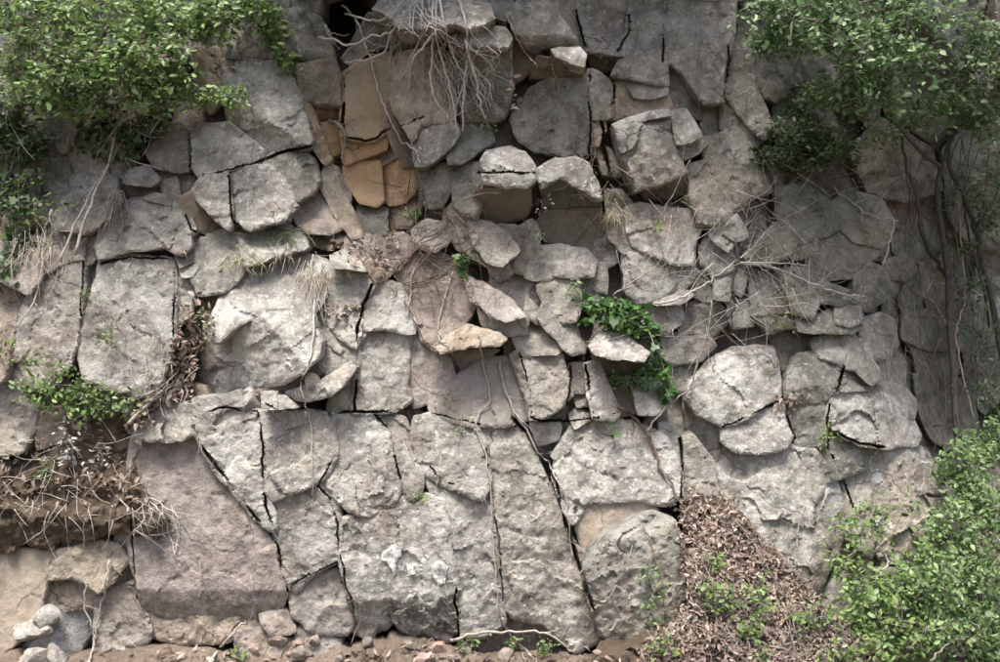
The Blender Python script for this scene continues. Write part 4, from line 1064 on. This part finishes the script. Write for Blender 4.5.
tuft("mossy grass fringe under the small pale ledge", 603, 58, 8, 50, .05, 'olive', up=-.4)

# ---- roots, vines and twigs traced along the rock
def vine(name, label, cat, pts, r0, r1, m, lift=.012, forks=(), free=None, group=None):
    """pts (u,v); lies on the rock unless free gives metres in front of it"""
    def line(P, r0, r1):
        P = spline([(a, b, 0) for a, b in P], 5)[:, :2]
        if free is None:
            h = np.array([surf(a, b, 1) for a, b in P]) + lift
        else:
            h0 = np.array([surf(P[0][0], P[0][1], 2), surf(P[-1][0], P[-1][1], 2)]); h = np.linspace(h0[0], h0[1], len(P)) + free
            h = np.maximum(h, np.array([surf(a, b, 2) for a, b in P]) + .01)
        k = np.array([.25, .5, .25]); hp = np.pad(h, 2, mode='edge'); hp = np.convolve(np.convolve(hp, k, 'same'), k, 'same')[2:-2]; h = np.maximum(hp, h - .01)
        q = unproj(P[:, 0], P[:, 1], h); q = q + rng.normal(0, .004, q.shape)
        return q
    r0, r1 = r0 * 1.35, r1 * 1.35
    t = Tubes(); t.add(line(pts, r0, r1), r0, r1)
    m_ = len(pts); auto = []
    for k in range(max(2, m_ // 2)):
        i_ = rng.integers(0, m_ - 1); a_ = np.array(pts[i_], float) + (np.array(pts[i_ + 1], float) - np.array(pts[i_], float)) * rng.uniform(0, 1)
        dv = np.array(pts[i_ + 1], float) - np.array(pts[i_], float); an = math.atan2(dv[1], dv[0]) + rng.choice([-1, 1]) * rng.uniform(.35, .9); f_ = [tuple(a_)]
        for z in range(3):
            an += rng.normal(0, .3); a_ = a_ + rng.uniform(4, 9) * np.array([math.cos(an), math.sin(an)]); f_.append(tuple(a_))
        auto.append(f_)
    for f in auto: t.add(line(f, r0, r1), r1 * .8, r1 * .35, 4)
    for f in forks: t.add(line(f, r0, r1), r0 * .6, r1 * .6, 4)
    return tag(t.build(name, m), label, cat, group)
vine("root", "long thin root curving down across the brown ochre slab", "root", [(342, 5), (358, 22), (365, 45), (371, 60), (378, 90), (386, 110), (400, 138), (410, 146), (417, 152), (420, 165)], .006, .003, ROOT, .03)
hang = [[(345, 14), (370, 20), (385, 18), (400, 5), (410, -8)], [(318, 38), (335, 40), (350, 45), (372, 36), (392, 32), (405, 10)], [(345, 62), (368, 60), (385, 50), (392, 30)], [(326, 25), (330, 38), (345, 44)],
        [(422, -8), (422, 20), (420, 40), (412, 55), (405, 72), (398, 82)], [(435, -8), (432, 25), (432, 60), (430, 80), (435, 100), (445, 112), (455, 128)], [(438, -8), (436, 30), (445, 70), (452, 95), (457, 133)],
        [(455, -8), (465, 20), (467, 45), (470, 65), (462, 90), (456, 105)], [(467, 45), (480, 55), (495, 70)], [(465, 40), (472, 65), (478, 90), (484, 115), (486, 118)], [(470, 65), (478, 72), (490, 85), (492, 100)],
        [(436, 30), (425, 45), (412, 62), (410, 80), (406, 98)], [(432, 60), (442, 75), (450, 82), (458, 100), (463, 112)], [(467, 60), (465, 80), (463, 105), (463, 130)], [(440, 0), (448, 40), (458, 65), (466, 75)]]
HLAB = ["near the dark hollow", "crossing the dark hollow", "below the hollow edge", "at the left of the hollow", "with a hooked end", "with a long forked tail", "straight and longest", "bent near the ledge", "short side fork", "reaching the dark face",
        "on the right side", "spreading left", "in the middle of the bunch", "ending lowest beside the dark face", "starting at the top edge"]
for P, w in zip(hang, HLAB):
    vine("hanging_root", "pale thin hanging root %s over the top ledge" % w, "root", P, .0065, .0035, WHITE, free=.06, group="dry roots hanging over the top ledge")
fine = Tubes()
for i in range(48):
    u, v = rng.uniform(422, 492), rng.uniform(15, 80); P = [wp(u, v, surf(u, v, 3) + .05)]
    for k in range(4):
        u += rng.normal(1, 7); v += rng.uniform(4, 14); P.append(wp(u, v, surf(u, v, 3) + rng.uniform(.02, .08)))
    fine.add(spline(P, 3), .003, .0018, 3)
[fine.add(spline([wp(a + k * dx, b + k * 9 + rng.normal(0, 3), surf(a + k * dx, b + k * 9, 3) + .05) for k in range(5)], 3), .0032, .0018, 3) for a, b, dx in zip(rng.uniform(372, 440, 26), rng.uniform(-5, 45, 26), rng.normal(0, 7, 26))]
tag(fine.build("fine_roots", WHITE), "tangle of fine pale rootlets hanging below the top ledge", "roots", kind="stuff")
VINES = [
    ("white root running down over the bulging block and bracket stone", [(313, 255), (314, 300), (312, 345), (306, 372), (301, 382), (303, 396), (308, 412), (312, 432), (312, 470), (313, 500)], .005, .0022, WHITE, .012),
    ("pale root climbing out of the crack left of the lichen blotched slab", [(500, 360), (505, 390), (515, 412), (526, 430), (538, 452), (548, 462), (556, 478), (566, 497), (568, 520), (574, 560)], .006, .003, ROOT, .015),
    ("thick brown vine descending the lichen blotched slab", [(618, 405), (632, 416), (645, 430), (656, 452), (660, 470), (672, 485), (675, 497), (668, 500)], .008, .004, BROWNV, .015),
    ("dark stem arching from the wedge block toward the right", [(648, 432), (655, 420), (672, 402), (690, 388), (697, 365), (703, 345), (708, 331), (712, 300)], .005, .004, TWIG, .06),
    ("long thin vine down the long pinkish slab", [(478, 330), (484, 370), (490, 400), (476, 420), (484, 450), (490, 480), (492, 530), (496, 580), (502, 630)], .0045, .003, ROOT, .012),
    ("thin root across the reddish earthy face, uppermost", [(420, 240), (440, 232), (452, 218), (470, 215), (476, 222)], .004, .003, BROWNV, .012),
    ("root branching over the earthy face toward the ivy sprig", [(396, 275), (412, 255), (425, 245), (435, 258), (450, 258), (465, 252), (480, 240)], .006, .003, BROWNV, .012),
    ("root looping across the middle of the earthy face", [(404, 285), (425, 280), (445, 272), (455, 265), (470, 262)], .005, .003, BROWNV, .012),
    ("short root hanging vertically on the earthy face", [(415, 268), (411, 282), (410, 300), (406, 318)], .004, .0025, ROOT, .012),
    ("root running down from the ivy sprig to the tan lip", [(452, 272), (447, 290), (442, 308), (438, 325), (440, 340), (450, 344)], .004, .003, ROOT, .012),
    ("root skirting the edge above the dark notch", [(404, 300), (412, 315), (420, 335), (432, 350), (440, 352)], .004, .003, BROWNV, .014),
    ("brown root strand in the joint left of the ochre hollow", [(330, 120), (342, 128), (345, 140), (342, 158), (346, 166)], .009, .005, TWIG, .02),
    ("bleached branch lying across the mossy blocks", [(738, 262), (765, 266), (790, 274), (820, 286), (845, 294), (866, 297)], .007, .003, WHITE, .07),
    ("second bleached twig parallel to the bleached branch", [(740, 263), (765, 263), (790, 264), (810, 266)], .005, .002, WHITE, .08),
    ("bleached twig rising from the joint to the upper right", [(655, 303), (675, 300), (695, 290), (715, 277), (735, 262), (752, 248), (764, 232)], .006, .0025, WHITE, .08),
    ("pale twig angled across the slab below the lime sprig", [(612, 296), (635, 280), (652, 270), (662, 258), (664, 250)], .004, .002, ROOT, .05),
    ("bent dead twig forming an arch on the right", [(832, 187), (852, 202), (865, 212), (880, 219), (893, 219), (892, 235), (886, 255), (882, 265)], .005, .003, ROOT, .15),
    ("looping pale stem in the dark gully on the right", [(958, 352), (950, 330), (940, 312), (930, 298), (928, 288), (935, 284), (957, 285), (962, 296)], .003, .002, ROOT, .2),
    ("yellowish stem rising along the right edge", [(975, 420), (965, 385), (958, 350), (956, 330), (965, 300), (962, 250), (958, 200)], .005, .003, STRAW, .25),
    ("curved brown stem above the white twigs at mid right", [(722, 235), (735, 245), (738, 262), (732, 285), (735, 305), (728, 318)], .008, .005, BARK, .07),
    ("thin twig running diagonal over the slab near the lime sprig", [(690, 160), (675, 190), (662, 215), (660, 240), (664, 262)], .003, .002, TWIG, .05),
    ("pale stem rising diagonally through the creeper above the domed block", [(75, 255), (90, 205), (108, 165), (118, 120), (122, 92)], .008, .004, ROOT, .12),
    ("second pale stem leaning beside the first above the domed block", [(60, 262), (75, 225), (92, 190), (105, 170)], .006, .003, ROOT, .1),
    ("pale root dangling over the leaning slab at the left", [(52, 210), (45, 235), (42, 265), (38, 290), (30, 310), (15, 328)], .006, .003, ROOT, .04),
    ("grey branch lying diagonally across the litter gully", [(128, 424), (145, 408), (160, 395), (174, 383)], .009, .005, ROOT, .03),
    ("white root descending from the earth ledge over the pinkish face", [(150, 500), (160, 512), (166, 525), (172, 545), (178, 560), (184, 556)], .0045, .002, WHITE, .012),
    ("second white root forking on the pinkish face", [(150, 498), (172, 512), (178, 520), (177, 540), (174, 556)], .004, .002, WHITE, .012),
    ("long root hanging past the grey boulder", [(110, 560), (104, 590), (98, 620), (92, 650), (86, 664)], .006, .004, ROOT, .02),
    ("thin root crossing the small hollow at the lower left", [(86, 585), (84, 602), (90, 620), (96, 640)], .004, .003, ROOT, .05),
    ("pale twig leaning on the reddish rubble", [(212, 662), (222, 645), (236, 630), (246, 622)], .007, .004, ROOT, .03),
    ("fallen twig lying across the foot of the long slabs", [(450, 640), (480, 633), (515, 632), (545, 633), (568, 648)], .007, .004, ROOT, .05),
    ("thin root reaching down at the foot of the long slab", [(502, 618), (508, 632), (520, 645), (532, 655)], .006, .004, ROOT, .03),
    ("grey fallen stick on the litter bank", [(705, 640), (728, 634), (755, 640), (790, 652)], .008, .005, TWIG, .03),
    ("thin stick standing in the litter bank", [(735, 520), (755, 545), (772, 575), (785, 590)], .005, .003, TWIG, .04),
    ("curved bare stem on the lichened slab", [(805, 505), (797, 530), (800, 552), (812, 570)], .004, .002, ROOT, .03),
    ("bent stem leaning before the low bush", [(852, 604), (868, 590), (882, 572), (890, 562)], .006, .004, ROOT, .35),
    ("arched bare stem at the lower right corner", [(930, 662), (940, 650), (955, 640), (975, 642), (980, 628), (970, 622)], .006, .004, TWIG, .9),
    ("thin vine over the tall grey slab at the top", [(700, 40), (698, 75), (699, 95), (700, 115)], .003, .002, TWIG, .015),
    ("thin vine on the dark smooth block", [(552, 65), (558, 85), (565, 105), (572, 130), (575, 150)], .005, .003, TWIG, .02),
    ("pale thin vine along the brown sliver beside the dark block", [(505, 12), (512, 28), (520, 45), (532, 60), (538, 68)], .004, .003, ROOT, .02),
    ("red stem climbing the dark boulder", [(665, 620), (663, 590), (655, 560), (648, 535), (640, 522)], .004, .002, BROWNV, .015),
]
for lab, P, r0, r1, m, li in VINES:
    free = li if li >= .05 else None
    vine("dead_branch" if m is WHITE and r0 > .005 else ("stem" if "stem" in lab or "stick" in lab else ("vine" if "vine" in lab else ("twig" if "twig" in lab else "root"))), lab, "branch" if ("branch" in lab or "stick" in lab or "twig" in lab) else ("stem" if "stem" in lab else ("vine" if "vine" in lab else "root")), P, r0, r1, m, li, free=free)

def tangle(name, label, cat, box, n, seg, m, r=.0024, lift=(.03, .18), dirn=(0, 1), jit=.5):
    t = Tubes()
    for i in range(n):
        u, v = rng.uniform(box[0], box[2]), rng.uniform(box[1], box[3]); a = math.atan2(dirn[1], dirn[0]) + rng.normal(0, jit); P = []; li = rng.uniform(*lift)
        for k in range(rng.integers(3, 6)):
            P.append(wp(u, v, surf(u, v, 3) + li)); a += rng.normal(0, .25); u += math.cos(a) * seg; v += math.sin(a) * seg
            li = max(.012, li + rng.normal(0, .02))
        t.add(spline(P, 3), r * rng.uniform(.7, 1.6), r * .5, 3)
    o = t.build(name, m); return tag(o, label, cat, kind="stuff")
tangle("dead_twigs", "tangle of dry grey twigs under the upper right branches", "twigs", (745, 160, 890, 275), 105, 20, TWIG, .0021, (.03, .25), (.6, .8), .9)
tangle("dead_twigs", "sparse bare twigs over the pale blocks at mid right", "twigs", (690, 180, 800, 340), 34, 24, WHITE, .002, (.03, .12), (.7, .4), 1.2)
tangle("dead_twigs", "thin web of bare twigs across the middle blocks", "twigs", (600, 160, 780, 340), 70, 20, ROOT, .0016, (.01, .08), (.5, .7), 1.4)
tangle("rootlets", "web of thin roots over the caps and arches in the middle", "roots", (480, 120, 610, 300), 50, 9, BROWNV, .0018, (.006, .04), (.2, 1), .9)
tangle("rootlets", "thin pale roots straggling over the lower slabs", "roots", (150, 400, 680, 610), 46, 13, ROOT, .0016, (.005, .015), (.15, 1), .5)
tangle("dark_stems", "thin dark stems tangled along the right edge", "stems", (900, 120, 1000, 380), 60, 22, BARK, .0034, (.1, .4), (.15, 1), .45)
tangle("dead_twigs", "bare twigs hanging in the dark gully", "twigs", (860, 260, 960, 370), 36, 16, TWIG, .002, (.05, .2), (.4, .9), .4)
tangle("dead_twigs", "bare twigs inside the bright upper left shrub", "twigs", (20, 90, 150, 165), 60, 14, TWIG, .0028, (.1, .35), (.6, -.8), .8)
tangle("dry_stems", "bundle of dry grey stems hanging at the domed block", "stems", (112, 190, 124, 200), 34, 15, TWIG, .0022, (.02, .06), (-.45, 1), .18)
tangle("dry_stems", "dry stems hanging over the earth shelf at the left edge", "stems", (10, 215, 70, 270), 46, 13, ROOT, .0022, (.03, .08), (-.2, 1), .4)
tangle("exposed_roots", "white and brown exposed roots hanging from the earth ledge", "roots", (-5, 455, 150, 525), 14, 8, BROWNV, .0026, (.01, .08), (.1, 1), 2.5)
tangle("exposed_roots", "pale roots straggling over the lip of the earth ledge", "roots", (0, 470, 155, 525), 30, 11, ROOT, .0028, (.01, .06), (.2, 1), 1.1)
tangle("dead_twigs", "bleached dry twigs sprawling over the earth slope at the left", "twigs", (0, 430, 140, 520), 30, 12, WHITE, .0022, (.02, .10), (.3, 1), 1.2)
tangle("exposed_roots", "thin white roots on the pinkish face below the earth ledge", "roots", (130, 500, 175, 540), 16, 10, WHITE, .002, (.005, .02), (.5, 1), .5)
tangle("dry_stems", "dry stems lying in the litter gully", "stems", (130, 330, 200, 410), 46, 10, ROOT, .0026, (.01, .05), (-.6, .8), .5)
tangle("matted_roots", "matted pale roots hanging on the slab below the soil chute", "roots", (300, 258, 328, 285), 46, 12, ROOT, .002, (.01, .04), (.0, 1), .25)
tangle("rootlets", "fine roots spread over the reddish earthy face", "roots", (398, 185, 478, 300), 60, 13, BROWNV, .0032, (.005, .02), (.3, .6), 1.2)
sprig("green weeds where the litter bank meets the low bush", 815, 625, 26, 22, 34, .030, 'bright', "weed", lift=.06)
sprig("straggling weeds at the bottom right end of the litter bank", 830, 655, 26, 10, 24, .030, 'bright', "weed", lift=.06)
sprig("spread of green weeds along the middle of the litter bank", 742, 605, 34, 26, 40, .032, 'bright', "weed", lift=.05)
tangle("dry_stems", "dry stems among the dead leaves on the litter bank", "stems", (690, 505, 850, 660), 90, 10, TWIG, .0022, (.01, .04), (.6, .8), .9)

# ---- fallen leaves
def litter(label, poly, n, size, pal='litter', lift=.008):
    P = np.array(parse(poly)); lo, hi = P.min(0), P.max(0); C = []
    while len(C) < n:
        a = rng.uniform(lo, hi, (n, 2)); a = a[in_poly(P, a[:, 0], a[:, 1])]; C += list(a)
    C = np.array(C[:n]) + rng.normal(0, 5.5, (n, 2)); W_ = np.array([on(a, b, lift + rng.uniform(0, .018)) for a, b in C])
    Nn = rng.normal(0, .55, (n, 3)) + np.array([0, -.75, .75]); L = size * rng.uniform(.35, 1.7, n) ** 1.1
    o = leaves("leaf_litter", W_, Nn, rng.normal(0, 1, (n, 3)), L, L * rng.uniform(.35, .62, n), tints(pal, n), OVAL, DRY, curl=1.0)
    return tag(o, label, "leaf litter", kind="stuff")
litter("brown fallen leaves covering the steep bank beside the dark boulder", SOILS[0][3].replace("905,710", "890,690").replace("560,710", "640,690").replace("600,655", "645,660"), 9000, .026)
litter("brown fallen leaves on the earth ledge", SOILS[2][3].replace("120,530", "118,515").replace("96,541", "96,515").replace("72,536", "72,510").replace("50,549", "50,508").replace("28,543", "28,505").replace("8,553", "8,500").replace("-20,549", "-20,500").replace("146,536", "146,520"), 240, .034)
litter("dry leaves caught in the gully between grey slabs", SOILS[3][3], 620, .036)
litter("a few dry leaves below the ochre hollow", "330,240 400,240 395,275 345,262", 90, .032)
litter("dry leaves caught on the matted roots of the pale slab", "318,298 352,305 348,325 325,318", 50, .036)
litter("dead leaves in the joint beside the square dark block", "778,390 790,392 796,412 784,410", 50, .032)
litter("dead leaves below the top dark block", "507,75 522,78 518,112 506,115", 26, .036)
litter("scattered dead leaves on the reddish soil at the cliff foot", "160,648 620,648 620,662 160,662", 160, .032)

# ---- loose stones
def stone(label, u, v, w, h, lift, color, mt=None, rough=1.0, name="stone", group=None, li=.5, sub=3):
    import bmesh
    bm = bmesh.new(); bmesh.ops.create_icosphere(bm, subdivisions=sub, radius=1)
    A = np.array([p.co[:] for p in bm.verts]); s = int(u * 7 + v * 13)
    r = np.random.default_rng(s); pl = r.normal(0, 1, (9, 3)); pl /= np.linalg.norm(pl, axis=1)[:, None]; dd = r.uniform(.42, .72, 9)
    k = np.min(np.where(A @ pl.T > .05, dd / np.maximum(A @ pl.T, .05), 9), 1); A = A * np.minimum(k, 1)[:, None]
    A = A * (1 + .10 * rough * fbm(A[:, 0] * 3 + s, A[:, 2] * 3 + A[:, 1] * 2, s, 3))[:, None]
    A = A * np.array([w * PX * .72, (w + h) * PX * .32, h * PX * .72])
    for p, q in zip(bm.verts, A): p.co = q
    me = bpy.data.meshes.new(name); bm.to_mesh(me); bm.free(); me.polygons.foreach_set("use_smooth", [True] * len(me.polygons)); me.set_sharp_from_angle(angle=R(35))
    o = link(name, me, None, mt or ROCK); o.location = on(u, v, lift, 2); o.color = color + (li,)
    return tag(o, label, "stone", group)
stone("small blocky loose stone perched in the joint under the bulging block", 251, 401, 19, 21, -.03, (.20, .185, .165))
stone("little pale stone resting on the bracket shaped stone", 311, 379, 14, 14, -.01, (.34, .31, .27))
stone("grey rounded boulder resting at the lower left below the small hollow", 70, 630, 74, 60, .07, (.30, .30, .30), name="boulder", sub=4, rough=1.6)
for u, v, w, q in [(33, 632, 18, "upper"), (28, 648, 16, "left"), (46, 645, 16, "middle"), (38, 658, 20, "lowest"), (55, 655, 14, "right"), (45, 618, 16, "top")]:
    stone("%s fist sized grey stone in the heap beside the rounded boulder" % q, u, v, w * 1.5, w * 1.2, .02, (.28, .275, .265), group="grey stones heaped by the rounded boulder")
for i in range(22):
    u = 335 + rng.uniform(0, 200) if i < 14 else rng.uniform(225, 340); v = 637 + rng.uniform(0, 24); w = rng.uniform(5, 15)
    stone("reddish earth clod in the rubble along the cliff foot", u, v, w * 1.3, w, -.02, (.26 + rng.uniform(-.05, .05), .195, .16), ROCKE, 1.8, "clod", "reddish clods along the cliff foot", 0., 2)
